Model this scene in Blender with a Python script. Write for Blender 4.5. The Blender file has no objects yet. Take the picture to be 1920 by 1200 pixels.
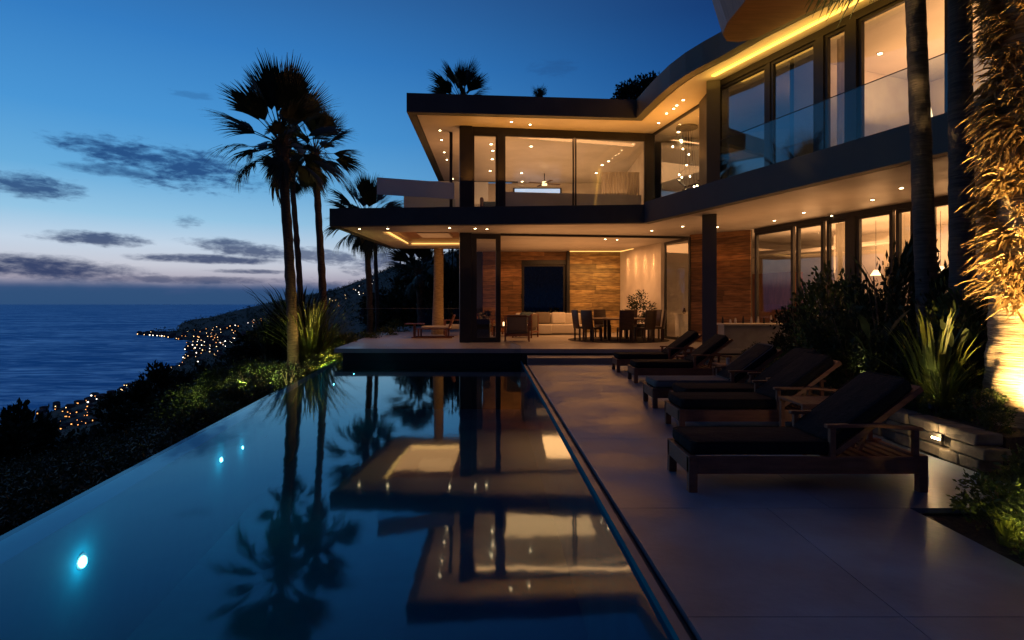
import bpy, math, random
from mathutils import Vector, Matrix, noise
from mathutils.geometry import tessellate_polygon
R = math.radians
random.seed(7)
sc = bpy.context.scene
col = sc.collection

# ------------------------------------------------------------------ camera
F = 1100.0                       # focal length in photo pixels (1920 wide)
CAMZ = 1.6
cam = bpy.data.cameras.new("camera")
cam.lens = F / 1920 * 36.0
cam.sensor_width = 36.0
cam.shift_y = -30.0 / 1920
cam.clip_start = 0.05
cam.clip_end = 300000.0
camo = bpy.data.objects.new("camera", cam)
col.objects.link(camo)
camo.location = (0, 0, CAMZ)
camo.rotation_euler = (R(90), 0, 0)
sc.camera = camo
sc.render.engine = 'CYCLES'
sc.view_settings.view_transform = 'Standard'
sc.view_settings.look = 'None'
sc.view_settings.exposure = 0.0
sc.view_settings.gamma = 1.0
sc.view_settings.use_curve_mapping = False
cy = sc.cycles
cy.use_denoising = True
cy.max_bounces = 7
cy.diffuse_bounces = 3
cy.glossy_bounces = 4
cy.transmission_bounces = 4
cy.transparent_max_bounces = 24
cy.sample_clamp_indirect = 4.0
cy.caustics_reflective = False
cy.caustics_refractive = False

# ------------------------------------------------------------------ world (dusk sky)
world = bpy.data.worlds.new("World")
sc.world = world
world.use_nodes = True
wt = world.node_tree
wt.nodes.clear()

class NB:
    """tiny node builder"""
    def __init__(s, tree):
        s.t = tree
    def n(s, typ, **kw):
        nd = s.t.nodes.new(typ)
        for k, v in kw.items():
            setattr(nd, k, v)
        return nd
    def put(s, sock, v):
        if isinstance(v, (int, float)):
            sock.default_value = v
        elif isinstance(v, (tuple, list)):
            v = tuple(v)
            if len(sock.default_value) == 4 and len(v) == 3:
                v = v + (1,)
            sock.default_value = v
        else:
            s.t.links.new(v, sock)
    def m(s, op, a, b=None, c=None, clamp=False):
        nd = s.n('ShaderNodeMath', operation=op, use_clamp=clamp)
        s.put(nd.inputs[0], a)
        if b is not None: s.put(nd.inputs[1], b)
        if c is not None: s.put(nd.inputs[2], c)
        return nd.outputs[0]
    def mix(s, f, a, b, mode='MIX'):
        nd = s.n('ShaderNodeMix', data_type='RGBA', blend_type=mode)
        s.put(nd.inputs[0], f); s.put(nd.inputs[6], a); s.put(nd.inputs[7], b)
        return nd.outputs[2]
    def ramp(s, f, stops, interp='LINEAR'):
        nd = s.n('ShaderNodeValToRGB')
        cr = nd.color_ramp
        cr.interpolation = interp
        while len(cr.elements) < len(stops):
            cr.elements.new(0.5)
        for e, (p, c) in zip(cr.elements, stops):
            e.position = p
            e.color = tuple(c) + (1,) if len(c) == 3 else c
        s.put(nd.inputs[0], f)
        return nd.outputs[0]
    def smooth(s, v, a, b, lo=0.0, hi=1.0):
        nd = s.n('ShaderNodeMapRange', interpolation_type='SMOOTHSTEP')
        s.put(nd.inputs[0], v); s.put(nd.inputs[1], a); s.put(nd.inputs[2], b)
        s.put(nd.inputs[3], lo); s.put(nd.inputs[4], hi)
        return nd.outputs[0]
    def noise(s, vec, scale, detail=4, rough=0.55, dist=0.0):
        nd = s.n('ShaderNodeTexNoise')
        if vec is not None: s.put(nd.inputs['Vector'], vec)
        nd.inputs['Scale'].default_value = scale
        nd.inputs['Detail'].default_value = detail
        nd.inputs['Roughness'].default_value = rough
        nd.inputs['Distortion'].default_value = dist
        return nd

def lin(r, g, b):
    f = lambda c: (c / 255 / 12.92) if c / 255 <= 0.04045 else ((c / 255 + 0.055) / 1.055) ** 2.4
    return (f(r), f(g), f(b))

w = NB(wt)
tc = w.n('ShaderNodeTexCoord')
sx = w.n('ShaderNodeSeparateXYZ')
wt.links.new(tc.outputs['Generated'], sx.inputs[0])
X_, Y_, Z_ = sx.outputs
hyp = w.m('SQRT', w.m('ADD', w.m('MULTIPLY', X_, X_), w.m('MULTIPLY', Y_, Y_)))
T = w.m('DIVIDE', Z_, w.m('MAXIMUM', hyp, 0.001))          # tangent of the elevation
AZ = w.m('ARCTAN2', X_, Y_)                                   # azimuth from the view axis
# glow of the set sun, low in the west (left of the view)
sd = Vector((math.sin(R(-48)), math.cos(R(-48))))
dotp = w.m('DIVIDE', w.m('ADD', w.m('MULTIPLY', X_, sd.x), w.m('MULTIPLY', Y_, sd.y)), w.m('MAXIMUM', hyp, 0.001))
glow = w.smooth(dotp, 0.22, 1.0)
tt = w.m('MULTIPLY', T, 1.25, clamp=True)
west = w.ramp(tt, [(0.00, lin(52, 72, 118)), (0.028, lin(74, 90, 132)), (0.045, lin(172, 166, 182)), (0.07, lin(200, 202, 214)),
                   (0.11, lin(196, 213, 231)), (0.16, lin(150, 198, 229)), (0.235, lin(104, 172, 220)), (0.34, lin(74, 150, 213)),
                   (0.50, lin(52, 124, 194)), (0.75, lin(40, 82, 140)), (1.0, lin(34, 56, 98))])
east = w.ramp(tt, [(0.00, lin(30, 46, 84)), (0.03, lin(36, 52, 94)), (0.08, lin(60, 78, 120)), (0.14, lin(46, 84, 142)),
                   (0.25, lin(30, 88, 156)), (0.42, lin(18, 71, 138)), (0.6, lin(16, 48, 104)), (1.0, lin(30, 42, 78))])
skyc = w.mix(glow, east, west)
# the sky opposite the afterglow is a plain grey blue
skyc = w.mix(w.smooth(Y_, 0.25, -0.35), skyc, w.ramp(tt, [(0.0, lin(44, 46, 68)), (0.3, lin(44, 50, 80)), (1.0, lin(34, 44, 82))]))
# clouds: soft bodies at their own azimuth and elevation, torn by noise
cmb = w.n('ShaderNodeCombineXYZ')
w.put(cmb.inputs[0], w.m('MULTIPLY', AZ, 9.0)); w.put(cmb.inputs[1], w.m('MULTIPLY', T, 26.0))
nz = w.noise(cmb.outputs[0], 1.3, 6, 0.6, 0.3)
nz2 = w.noise(cmb.outputs[0], 5.0, 5, 0.62, 0.2)
nv = w.m('ADD', w.m('MULTIPLY', w.m('SUBTRACT', nz.outputs[0], 0.5), 3.2), w.m('MULTIPLY', w.m('SUBTRACT', nz2.outputs[0], 0.5), 3.2))
def cloud(px, py, hx, hy, tilt=0.0, amt=1.0, tear=1.0):
    a0 = math.atan((px - 960) / F)
    hp = math.sqrt(F * F + (px - 960) ** 2)
    t0 = (570 - py) / hp
    sa = hx / F * math.cos(a0) ** 2
    st = hy / hp
    da = w.m('SUBTRACT', AZ, a0)
    dt = w.m('SUBTRACT', w.m('SUBTRACT', T, t0), w.m('MULTIPLY', da, tilt))
    q = w.m('ADD', w.m('POWER', w.m('ABSOLUTE', w.m('DIVIDE', da, sa)), 2.0), w.m('POWER', w.m('ABSOLUTE', w.m('DIVIDE', dt, st)), 2.0))
    v = w.m('ADD', q, w.m('MULTIPLY', nv, tear))
    return w.m('MULTIPLY', w.smooth(v, 1.35, -0.1), amt)
cl = [cloud(255, 288, 165, 22, -0.06, 0.95, 0.8), cloud(330, 312, 165, 40, -0.10, 0.95, 0.9), cloud(40, 345, 115, 26, -0.02, 0.9, 0.8), cloud(230, 322, 110, 12, 0, 0.8, .7),
      cloud(185, 448, 112, 14, 0, 0.9, 0.7), cloud(60, 500, 260, 24, -0.05, 0.97, 0.5), cloud(470, 468, 110, 17, -0.08, 0.85, 0.7),
      cloud(395, 486, 150, 9, 0, 0.9, 0.6), cloud(470, 509, 80, 5, 0, 0.8, 0.6), cloud(350, 415, 32, 12, 0, 0.5), cloud(330, 524, 260, 8, 0, 0.7, 0.6),
      cloud(1035, 127, 45, 18, 0, 0.35), cloud(360, 177, 50, 8, 0, 0.3), cloud(600, 480, 90, 14, -0.1, 0.75), cloud(720, 490, 70, 24, 0.2, 0.8), cloud(700, 540, 120, 18, 0, 0.6)
]
m_ = cl[0]
for c_ in cl[1:]:
    m_ = w.m('MAXIMUM', m_, c_)
cloudc = w.mix(w.smooth(T, 0.04, 0.22), lin(44, 60, 100), lin(34, 74, 128))
skyc = w.mix(m_, skyc, cloudc)
# marine layer sitting on the horizon
bank = w.smooth(w.m('ADD', T, w.m('MULTIPLY', w.m('SUBTRACT', nz.outputs[0], 0.5), 0.03)), 0.042, 0.014)
bankc = w.mix(glow, lin(26, 48, 86), lin(46, 80, 121))
skyc = w.mix(w.m('MULTIPLY', bank, 0.9), skyc, bankc)
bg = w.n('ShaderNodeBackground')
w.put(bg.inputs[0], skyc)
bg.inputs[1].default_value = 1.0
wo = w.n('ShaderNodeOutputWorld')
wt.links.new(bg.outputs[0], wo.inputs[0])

# the sun has set: the sky alone and the lamps light the place

# ------------------------------------------------------------------ materials
MATS = {}
def pmat(name, c1, c2=None, scale=4.0, rough=0.6, rough2=None, metal=0.0, bump=0.0, bscale=None, stretch=(1, 1, 1), rand=0.0,
         detail=6, spec=0.5, coat=0.0, sheen=0.0, trans=0.0, coord='Object'):
    if name in MATS: return MATS[name]
    m = bpy.data.materials.new(name); m.use_nodes = True
    b = NB(m.node_tree)
    p = m.node_tree.nodes['Principled BSDF']
    tcn = b.n('ShaderNodeTexCoord')
    mp = b.n('ShaderNodeMapping'); b.put(mp.inputs[0], tcn.outputs[coord]); mp.inputs['Scale'].default_value = stretch
    nz = b.noise(mp.outputs[0], scale, detail)
    c = b.mix(b.smooth(nz.outputs[0], 0.3, 0.7), c1, c2 or c1)
    if rand:
        oi = b.n('ShaderNodeObjectInfo')
        v = b.m('ADD', b.m('MULTIPLY', oi.outputs['Random'], 2 * rand), 1 - rand)
        h = b.n('ShaderNodeHueSaturation'); b.put(h.inputs['Value'], v); b.put(h.inputs['Color'], c)
        c = h.outputs[0]
    b.put(p.inputs['Base Color'], c)
    if rough2 is None: p.inputs['Roughness'].default_value = rough
    else: b.put(p.inputs['Roughness'], b.smooth(nz.outputs[0], 0.3, 0.7, rough, rough2))
    p.inputs['Metallic'].default_value = metal
    p.inputs['Specular IOR Level'].default_value = spec
    p.inputs['Coat Weight'].default_value = coat
    p.inputs['Sheen Weight'].default_value = sheen
    if bump:
        n2 = b.noise(mp.outputs[0], bscale or scale * 3, 5)
        bp = b.n('ShaderNodeBump'); bp.inputs['Strength'].default_value = bump; bp.inputs['Distance'].default_value = 0.02
        b.put(bp.inputs['Height'], n2.outputs[0]); b.put(p.inputs['Normal'], bp.outputs[0])
    if trans:
        tr = b.n('ShaderNodeBsdfTranslucent'); b.put(tr.inputs[0], c)
        mx = b.n('ShaderNodeMixShader'); mx.inputs[0].default_value = trans
        b.put(mx.inputs[1], p.outputs[0]); b.put(mx.inputs[2], tr.outputs[0])
        b.put(m.node_tree.nodes['Material Output'].inputs[0], mx.outputs[0])
    MATS[name] = m
    return m

def emat(name, c, s):
    if name in MATS: return MATS[name]
    m = bpy.data.materials.new(name); m.use_nodes = True
    p = m.node_tree.nodes['Principled BSDF']
    p.inputs['Base Color'].default_value = (0.6, 0.6, 0.6, 1)
    p.inputs['Emission Color'].default_value = tuple(c) + (1,)
    p.inputs['Emission Strength'].default_value = s
    MATS[name] = m
    return m

def glassmat(name, ior, tint, rough=0.0, bump=0.0, bscale=3.0, stretch=(1, 1, 1), coord='Object', gtint=(1, 1, 1)):
    m = bpy.data.materials.new(name); m.use_nodes = True
    m.node_tree.nodes.clear()
    b = NB(m.node_tree)
    fr = b.n('ShaderNodeFresnel')
    ge = b.n('ShaderNodeNewGeometry')      # a ray leaving the pane meets the same index as one entering it
    b.put(fr.inputs[0], b.m('ADD', b.m('MULTIPLY', ge.outputs['Backfacing'], 1 / ior - ior), ior))
    tr = b.n('ShaderNodeBsdfTransparent'); b.put(tr.inputs[0], tint)
    gl = b.n('ShaderNodeBsdfGlossy'); gl.inputs['Roughness'].default_value = rough; b.put(gl.inputs[0], gtint)
    if bump:
        tcn = b.n('ShaderNodeTexCoord')
        mp = b.n('ShaderNodeMapping'); b.put(mp.inputs[0], tcn.outputs[coord]); mp.inputs['Scale'].default_value = stretch
        n1 = b.noise(mp.outputs[0], bscale, 3)
        bp = b.n('ShaderNodeBump'); bp.inputs['Strength'].default_value = bump; bp.inputs['Distance'].default_value = 0.05
        b.put(bp.inputs['Height'], n1.outputs[0]); b.put(gl.inputs['Normal'], bp.outputs[0]); b.put(fr.inputs['Normal'], bp.outputs[0])
    mx = b.n('ShaderNodeMixShader')
    b.put(mx.inputs[0], fr.outputs[0]); b.put(mx.inputs[1], tr.outputs[0]); b.put(mx.inputs[2], gl.outputs[0])
    o = b.n('ShaderNodeOutputMaterial'); b.put(o.inputs[0], mx.outputs[0])
    MATS[name] = m
    return m

def wood(name, c1, c2, scale=3.0, stretch=(1, 1, 1), rough=0.5, bump=0.3, rand=0.35):
    m = pmat(name, c1, c2, scale, rough, None, 0, bump, scale * 4, stretch, rand)
    return m

M_DARKMETAL = pmat('dark_bronze_metal', (0.022, 0.021, 0.022), (0.03, 0.028, 0.028), 2, 0.42, 0.55, 0.3)
M_FASCIA = pmat('charcoal_fascia_panel', (0.072, 0.078, 0.074), (0.092, 0.098, 0.092), 1.2, 0.5, 0.62, 0.0, 0.05, 20, spec=.25)
M_BAND = pmat('grey_fascia_panel', (0.125, 0.122, 0.112), (0.15, 0.146, 0.134), 0.8, 0.55, 0.7, 0.0, 0.05, 20, spec=.2)
M_SOFFIT = pmat('plaster_soffit', (0.50, 0.47, 0.44), (0.60, 0.565, 0.53), 0.7, 0.55, 0.35, 0, 0.06, 3)
M_WOODSOFFIT = pmat('stained_wood_soffit', (0.16, 0.07, 0.03), (0.22, 0.10, 0.045), 2, 0.5, None, 0, 0.1, 8, (1, 8, 1))
M_PLASTER = pmat('cream_plaster', (0.56, 0.51, 0.46), (0.68, 0.63, 0.56), 1.5, 0.8, None, 0, 0.1, 14)
M_WHITE = pmat('white_plaster', (0.60, 0.58, 0.55), (0.68, 0.66, 0.63), 1.5, 0.75)
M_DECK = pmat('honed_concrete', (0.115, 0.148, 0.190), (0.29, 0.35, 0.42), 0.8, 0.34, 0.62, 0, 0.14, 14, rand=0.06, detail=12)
M_TERRACE = pmat('terrace_stone', (0.30, 0.27, 0.25), (0.40, 0.37, 0.34), 0.9, 0.3, 0.5, 0, 0.06, 18, rand=0.05)
M_STEP = pmat('step_stone', (0.15, 0.145, 0.15), (0.20, 0.19, 0.19), 1.5, 0.5, 0.65, 0, 0.1, 20)
M_DARKSTONE = pmat('black_pool_stone', (0.018, 0.02, 0.024), (0.03, 0.032, 0.036), 3, 0.4, 0.6)
M_PLANK = wood('reclaimed_board', (0.16, 0.075, 0.028), (0.36, 0.18, 0.07), 2.2, (1.2, 1.2, 9), 0.55, 0.5, 0.4)
M_PLANK2 = wood('weathered_board', (0.20, 0.12, 0.045), (0.46, 0.31, 0.12), 1.8, (1.6, 1.6, 7), 0.5, 0.6, 0.45)
M_TEAK = pmat('teak_frame', (0.17, 0.060, 0.032), (0.27, 0.105, 0.055), 3, 0.42, 0.6, 0, 0.15, 30, (1, 8, 8), 0.12)
M_CHAIRWOOD = pmat('dark_walnut', (0.035, 0.018, 0.011), (0.06, 0.03, 0.018), 4, 0.45, None, 0, 0.1, 20, (1, 1, 5), 0.15)
M_CUSHION = pmat('black_canvas', (0.010, 0.010, 0.012), (0.018, 0.018, 0.020), 60, 0.9, None, 0, 0.9, 7, spec=.15)
M_GREYCUSH = pmat('grey_canvas', (0.16, 0.15, 0.14), (0.20, 0.19, 0.175), 60, 0.9, None, 0, 0.25, 200, spec=.2)
M_SOFA = pmat('ivory_linen', (0.55, 0.50, 0.42), (0.62, 0.57, 0.49), 30, 0.9, None, 0, 0.2, 90)
M_BLUEPIL = pmat('slate_blue_linen', (0.05, 0.08, 0.10), (0.08, 0.11, 0.13), 30, 0.9)
M_BROWNPIL = pmat('taupe_linen', (0.16, 0.13, 0.10), (0.2, 0.16, 0.12), 30, 0.9)
M_TRUNK = pmat('palm_bark', (0.07, 0.050, 0.034), (0.16, 0.115, 0.08), 3, 0.9, None, 0, 1.0, 6, (2, 2, 14))
M_BIGTRUNK = pmat('ringed_palm_bark', (0.16, 0.115, 0.07), (0.42, 0.34, 0.23), 3.2, 0.85, None, 0, 1.0, 5, (1.2, 1.2, 16))
M_FROND = pmat('palm_leaf', (0.022, 0.034, 0.014), (0.04, 0.055, 0.02), 5, 0.5, None, 0, 0, trans=0.2, rand=0.3)
M_DEADFROND = pmat('dry_palm_leaf', (0.26, 0.17, 0.07), (0.40, 0.27, 0.11), 5, 0.7, None, 0, 0, trans=0.25)
M_LEAF = pmat('shrub_leaf', (0.035, 0.060, 0.018), (0.07, 0.10, 0.03), 3, 0.5, None, 0, 0, spec=.25, trans=0.25, rand=0.25)
M_LEAFDARK = pmat('dark_shrub_leaf', (0.018, 0.028, 0.014), (0.035, 0.045, 0.02), 3, 0.55, None, 0, 0, spec=.15, trans=0.15, rand=0.3)
M_GRASS = pmat('strap_leaf', (0.05, 0.075, 0.012), (0.12, 0.14, 0.02), 4, 0.5, None, 0, 0, trans=0.3, rand=0.2)
M_SOIL = pmat('bark_mulch', (0.02, 0.014, 0.01), (0.05, 0.035, 0.024), 18, 0.95, None, 0, 1.0, 40)
M_ROCK = pmat('planter_stone', (0.06, 0.05, 0.042), (0.17, 0.145, 0.115), 4, 0.85, None, 0, 0.9, 9, rand=0.2)
M_TERRAIN = pmat('hill_scrub', (0.006, 0.009, 0.008), (0.011, 0.014, 0.010), 0.03, 0.95, None, 0, 0)
M_HOUSEFAR = pmat('distant_house_wall', (0.10, 0.09, 0.08), (0.16, 0.15, 0.13), 0.1, 0.9)
M_BASIN = pmat('blue_pool_tile', (0.004, 0.19, 0.27), (0.008, 0.26, 0.34), 1.2, 0.8, spec=.1)
M_COPING = pmat('grey_coping', (0.16, 0.16, 0.17), (0.22, 0.22, 0.23), 3, 0.35, 0.5)
M_COLUMN = pmat('rough_column', (0.24, 0.17, 0.10), (0.44, 0.33, 0.20), 4, 0.85, None, 0, 1.0, 6, (1.5, 1.5, 9))
M_CURTAIN = pmat('sheer_curtain', (0.62, 0.56, 0.48), (0.70, 0.64, 0.55), 3, 0.9, trans=0.3)
M_BLACK = pmat('black_lacquer', (0.01, 0.01, 0.01), (0.014, 0.014, 0.014), 3, 0.35)
M_DOORWOOD = pmat('mahogany_panel', (0.12, 0.04, 0.018), (0.18, 0.065, 0.03), 2, 0.35, None, 0, 0.1, 10, (5, 5, 1))
M_CROCK = pmat('ceramic', (0.5, 0.46, 0.4), (0.6, 0.55, 0.5), 6, 0.3)
M_RUG = pmat('dark_rug', (0.03, 0.022, 0.018), (0.06, 0.045, 0.035), 30, 0.95)
M_PAINTING = pmat('abstract_canvas', (0.45, 0.36, 0.24), (0.05, 0.04, 0.03), 2.2, 0.7)
M_LED = emat('led_warm', (1.0, 0.50, 0.12), 1.7)
M_LEDSOFT = emat('led_amber', (1.0, 0.47, 0.06), 2.2)
M_DOWN = emat('downlight_warm', (1.0, 0.72, 0.38), 22)
M_TOWN1 = emat('town_light_warm', (1.0, 0.62, 0.28), 5.5)
M_TOWN2 = emat('town_light_white', (1.0, 0.88, 0.72), 6)
M_TOWN3 = emat('town_light_orange', (1.0, 0.38, 0.10), 3)
M_POOLLAMP = emat('pool_lamp_lens', (0.95, 1.0, 1.0), 16)
M_SKYGLOW = emat('painted_sky_glow', (0.25, 0.55, 0.85), 1.0)  # emission stands in for sky brightness in the clerestory strip
M_SPOTLENS = emat('spot_lens', (1.0, 0.75, 0.4), 14)
M_GLASS = glassmat('window_glass', 1.5, (0.93, 0.95, 0.95))
M_GLASSDARK = glassmat('tinted_glass', 2.1, (0.40, 0.46, 0.55), 0.02, 0.02, 0.6)
M_RAILGLASS = glassmat('rail_glass', 1.38, (0.84, 0.91, 0.94))
M_FROST = pmat('frosted_glass', (0.62, 0.68, 0.75), (0.70, 0.76, 0.82), 0.8, 0.25, trans=0.4)
M_WATER = glassmat('pool_water', 1.62, (0.10, 0.56, 0.70), 0.045, 0.03, 2.2, (1, 0.45, 1), gtint=(0.76, 0.94, 1.0))
M_LAMPSHADE = emat('lamp_shade_glow', (1.0, 0.62, 0.28), 3.0)

# sea
M_SEA = bpy.data.materials.new('sea_water'); M_SEA.use_nodes = True
b = NB(M_SEA.node_tree); p = M_SEA.node_tree.nodes['Principled BSDF']
tcn = b.n('ShaderNodeTexCoord'); mp = b.n('ShaderNodeMapping'); b.put(mp.inputs[0], tcn.outputs['Object']); mp.inputs['Scale'].default_value = (0.012, 0.03, 1); mp.inputs['Rotation'].default_value = (0, 0, 0.35)
n1 = b.noise(mp.outputs[0], 1.0, 8, 0.65, 0.6)
mp2 = b.n('ShaderNodeMapping'); b.put(mp2.inputs[0], tcn.outputs['Object']); mp2.inputs['Scale'].default_value = (0.0016, 0.004, 1)
n2 = b.noise(mp2.outputs[0], 1.0, 4, 0.5)
b.put(p.inputs['Base Color'], b.mix(b.smooth(b.m('ADD', b.m('MULTIPLY', n1.outputs[0], 0.7), b.m('MULTIPLY', n2.outputs[0], 0.3)), 0.4, 0.62), (0.008, 0.055, 0.22), (0.13, 0.40, 0.85)))
wv = b.smooth(b.m('ADD', b.m('MULTIPLY', n1.outputs[0], 0.65), b.m('MULTIPLY', n2.outputs[0], 0.35)), 0.42, 0.66)
bp = b.n('ShaderNodeBump'); bp.inputs['Strength'].default_value = 0.5; bp.inputs['Distance'].default_value = 7.0
b.put(bp.inputs['Height'], n1.outputs[0])
gl = b.n('ShaderNodeBsdfGlossy'); gl.inputs['Roughness'].default_value = 0.3
b.put(gl.inputs[0], b.mix(wv, (0.06, 0.20, 0.43), (0.40, 0.60, 0.86))); b.put(gl.inputs['Normal'], bp.outputs[0])
df = b.n('ShaderNodeBsdfDiffuse'); b.put(df.inputs[0], (0.01, 0.06, 0.16))
mx = b.n('ShaderNodeMixShader'); mx.inputs[0].default_value = 0.68
b.put(mx.inputs[1], df.outputs[0]); b.put(mx.inputs[2], gl.outputs[0])
b.put(M_SEA.node_tree.nodes['Material Output'].inputs[0], mx.outputs[0])

# ------------------------------------------------------------------ mesh helpers
ORG = {}
def root_of(o):
    while o.parent: o = o.parent
    return o
class MB:
    def __init__(s): s.v = []; s.f = []
    def add(s, vs, fs):
        k = len(s.v); s.v += [tuple(x) for x in vs]; s.f += [tuple(i + k for i in f) for f in fs]; return s
    def box(s, x0, x1, y0, y1, z0, z1):
        return s.add([(x0, y0, z0), (x1, y0, z0), (x1, y1, z0), (x0, y1, z0), (x0, y0, z1), (x1, y0, z1), (x1, y1, z1), (x0, y1, z1)],
                     [(0, 3, 2, 1), (4, 5, 6, 7), (0, 1, 5, 4), (1, 2, 6, 5), (2, 3, 7, 6), (3, 0, 4, 7)])
    def obar(s, p0, p1, w0, z0, z1, off=0.0):
        """vertical slab along a plan line p0->p1, thickness w0 centred (plus off along the normal)"""
        d = Vector((p1[0] - p0[0], p1[1] - p0[1])); d.normalize(); n = Vector((-d.y, d.x))
        a = Vector(p0[:2]) + n * (off - w0 / 2); b_ = Vector(p1[:2]) + n * (off - w0 / 2)
        c = Vector(p1[:2]) + n * (off + w0 / 2); e = Vector(p0[:2]) + n * (off + w0 / 2)
        return s.prism([a, b_, c, e], z0, z1)
    def prism(s, poly, z0, z1):
        n = len(poly)
        area = sum(poly[i][0] * poly[(i + 1) % n][1] - poly[(i + 1) % n][0] * poly[i][1] for i in range(n))
        P = [tuple(q[:2]) for q in poly]
        if area < 0: P.reverse()
        k = len(s.v)
        s.v += [(x, y, z0) for x, y in P] + [(x, y, z1) for x, y in P]
        s.f.append(tuple(k + i for i in reversed(range(n)))); s.f.append(tuple(k + n + i for i in range(n)))
        for i in range(n):
            j = (i + 1) % n; s.f.append((k + i, k + j, k + n + j, k + n + i))
        return s
    def bar(s, a, b_, w_, h_):
        """rectangular bar from a to b"""
        a = Vector(a); b_ = Vector(b_); d = (b_ - a).normalized()
        up = Vector((0, 0, 1)) if abs(d.z) < 0.95 else Vector((1, 0, 0))
        r = d.cross(up).normalized(); u = r.cross(d)
        q = [a + r * sx_ * w_ / 2 + u * sz * h_ / 2 for sx_, sz in ((-1, -1), (1, -1), (1, 1), (-1, 1))]
        q += [b_ + r * sx_ * w_ / 2 + u * sz * h_ / 2 for sx_, sz in ((-1, -1), (1, -1), (1, 1), (-1, 1))]
        return s.add(q, [(0, 1, 2, 3), (7, 6, 5, 4), (0, 4, 5, 1), (1, 5, 6, 2), (2, 6, 7, 3), (3, 7, 4, 0)])
    def tube(s, pts, rad, n=12, jit=0.0, cap=True):
        k = len(s.v)
        for i, (p_, r_) in enumerate(zip(pts, rad)):
            p_ = Vector(p_)
            d = (Vector(pts[min(i + 1, len(pts) - 1)]) - Vector(pts[max(i - 1, 0)])).normalized()
            up = Vector((1, 0, 0)) if abs(d.z) > 0.7 else Vector((0, 0, 1))
            a = d.cross(up).normalized(); b_ = d.cross(a)
            for j in range(n):
                t = 2 * math.pi * j / n
                rr = r_ * (1 + jit * (noise.noise(Vector((p_.x * 3 + math.cos(t) * 2, p_.y * 3 + math.sin(t) * 2, p_.z * 4)))))
                s.v.append(tuple(p_ + a * rr * math.cos(t) + b_ * rr * math.sin(t)))
        for i in range(len(pts) - 1):
            for j in range(n):
                j2 = (j + 1) % n
                s.f.append((k + i * n + j, k + i * n + j2, k + (i + 1) * n + j2, k + (i + 1) * n + j))
        if cap:
            s.f.append(tuple(k + j for j in range(n))); s.f.append(tuple(k + (len(pts) - 1) * n + j for j in reversed(range(n))))
        return s
    def rbox(s, x0, x1, y0, y1, z0, z1, r=0.03, seg=3):
        """cushion-like box with rounded edges: stacked inset outlines"""
        rings = []
        for i in range(seg + 1):
            t = math.pi / 2 * i / seg
            rings.append((r * (1 - math.sin(t)), z0 + r * (1 - math.cos(t))))
        for i in range(seg + 1):
            t = math.pi / 2 * i / seg
            rings.append((r * (1 - math.cos(t)), z1 - r * (1 - math.sin(t))))
        k = len(s.v); m_ = 4 * (seg + 1)
        for ins, z in rings:
            rc = max(r * 1.2 - ins, 0.002)
            for (cx, cy_, a0) in ((x1 - ins - rc, y1 - ins - rc, 0), (x0 + ins + rc, y1 - ins - rc, 90), (x0 + ins + rc, y0 + ins + rc, 180), (x1 - ins - rc, y0 + ins + rc, 270)):
                for q in range(seg + 1):
                    a = R(a0 + 90 * q / seg)
                    s.v.append((cx + rc * math.cos(a), cy_ + rc * math.sin(a), z))
        for i in range(len(rings) - 1):
            for j in range(m_):
                j2 = (j + 1) % m_
                s.f.append((k + i * m_ + j, k + i * m_ + j2, k + (i + 1) * m_ + j2, k + (i + 1) * m_ + j))
        s.f.append(tuple(k + j for j in reversed(range(m_)))); s.f.append(tuple(k + (len(rings) - 1) * m_ + j for j in range(m_)))
        return s
    def xf(s, mat, start=0):
        for i in range(start, len(s.v)): s.v[i] = tuple(mat @ Vector(s.v[i]))
        return s
    def mesh(s, name, mat, org=(0, 0, 0), smooth=False):
        me = bpy.data.meshes.new(name)
        ox, oy, oz = org
        me.from_pydata([(x - ox, y - oy, z - oz) for x, y, z in s.v], [], s.f)
        me.materials.append(mat)
        if smooth:
            me.polygons.foreach_set('use_smooth', [True] * len(me.polygons))
        me.update()
        return me
    def build(s, name, mat, parent=None, smooth=False, bevel=0.0, kind=None):
        org = ORG.get(root_of(parent).name, (0, 0, 0)) if parent else (0, 0, 0)
        o = bpy.data.objects.new(name, s.mesh(name, mat, org, smooth))
        col.objects.link(o)
        if parent: o.parent = parent
        if bevel:
            md = o.modifiers.new('bevel', 'BEVEL'); md.width = bevel; md.segments = 2; md.limit_method = 'ANGLE'
        if kind: o['kind'] = kind
        return o
def inst(name, me, parent=None, loc=(0, 0, 0), rot=(0, 0, 0), scale=(1, 1, 1)):
    o = bpy.data.objects.new(name, me); col.objects.link(o)
    o.location = loc; o.rotation_euler = rot; o.scale = scale
    if parent: o.parent = parent
    return o
def tag(o, label, cat, group=None):
    o['label'] = label; o['category'] = cat
    if group: o['group'] = group
    return o
def thing(name, label, cat, loc=(0, 0, 0), group=None, rz=0.0):
    o = bpy.data.objects.new(name, None); col.objects.link(o)
    o.location = loc; o.rotation_euler = (0, 0, rz); o.empty_display_size = 0.2
    ORG[o.name] = tuple(loc)
    return tag(o, label, cat, group)
def local_thing(name, label, cat, group=None):
    o = thing(name, label, cat, (0, 0, 0), group); return o
def copy_thing(root, loc, rz=0.0, label=None, scale=1.0):
    def cp(o, par):
        c = o.copy(); col.objects.link(c); c.parent = par
        for ch in [q for q in col.objects if q.parent == o]: cp(ch, c)
        return c
    r = cp(root, None); r.location = loc; r.rotation_euler = (0, 0, rz); r.scale = (scale,) * 3
    if label: r['label'] = label
    return r
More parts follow.
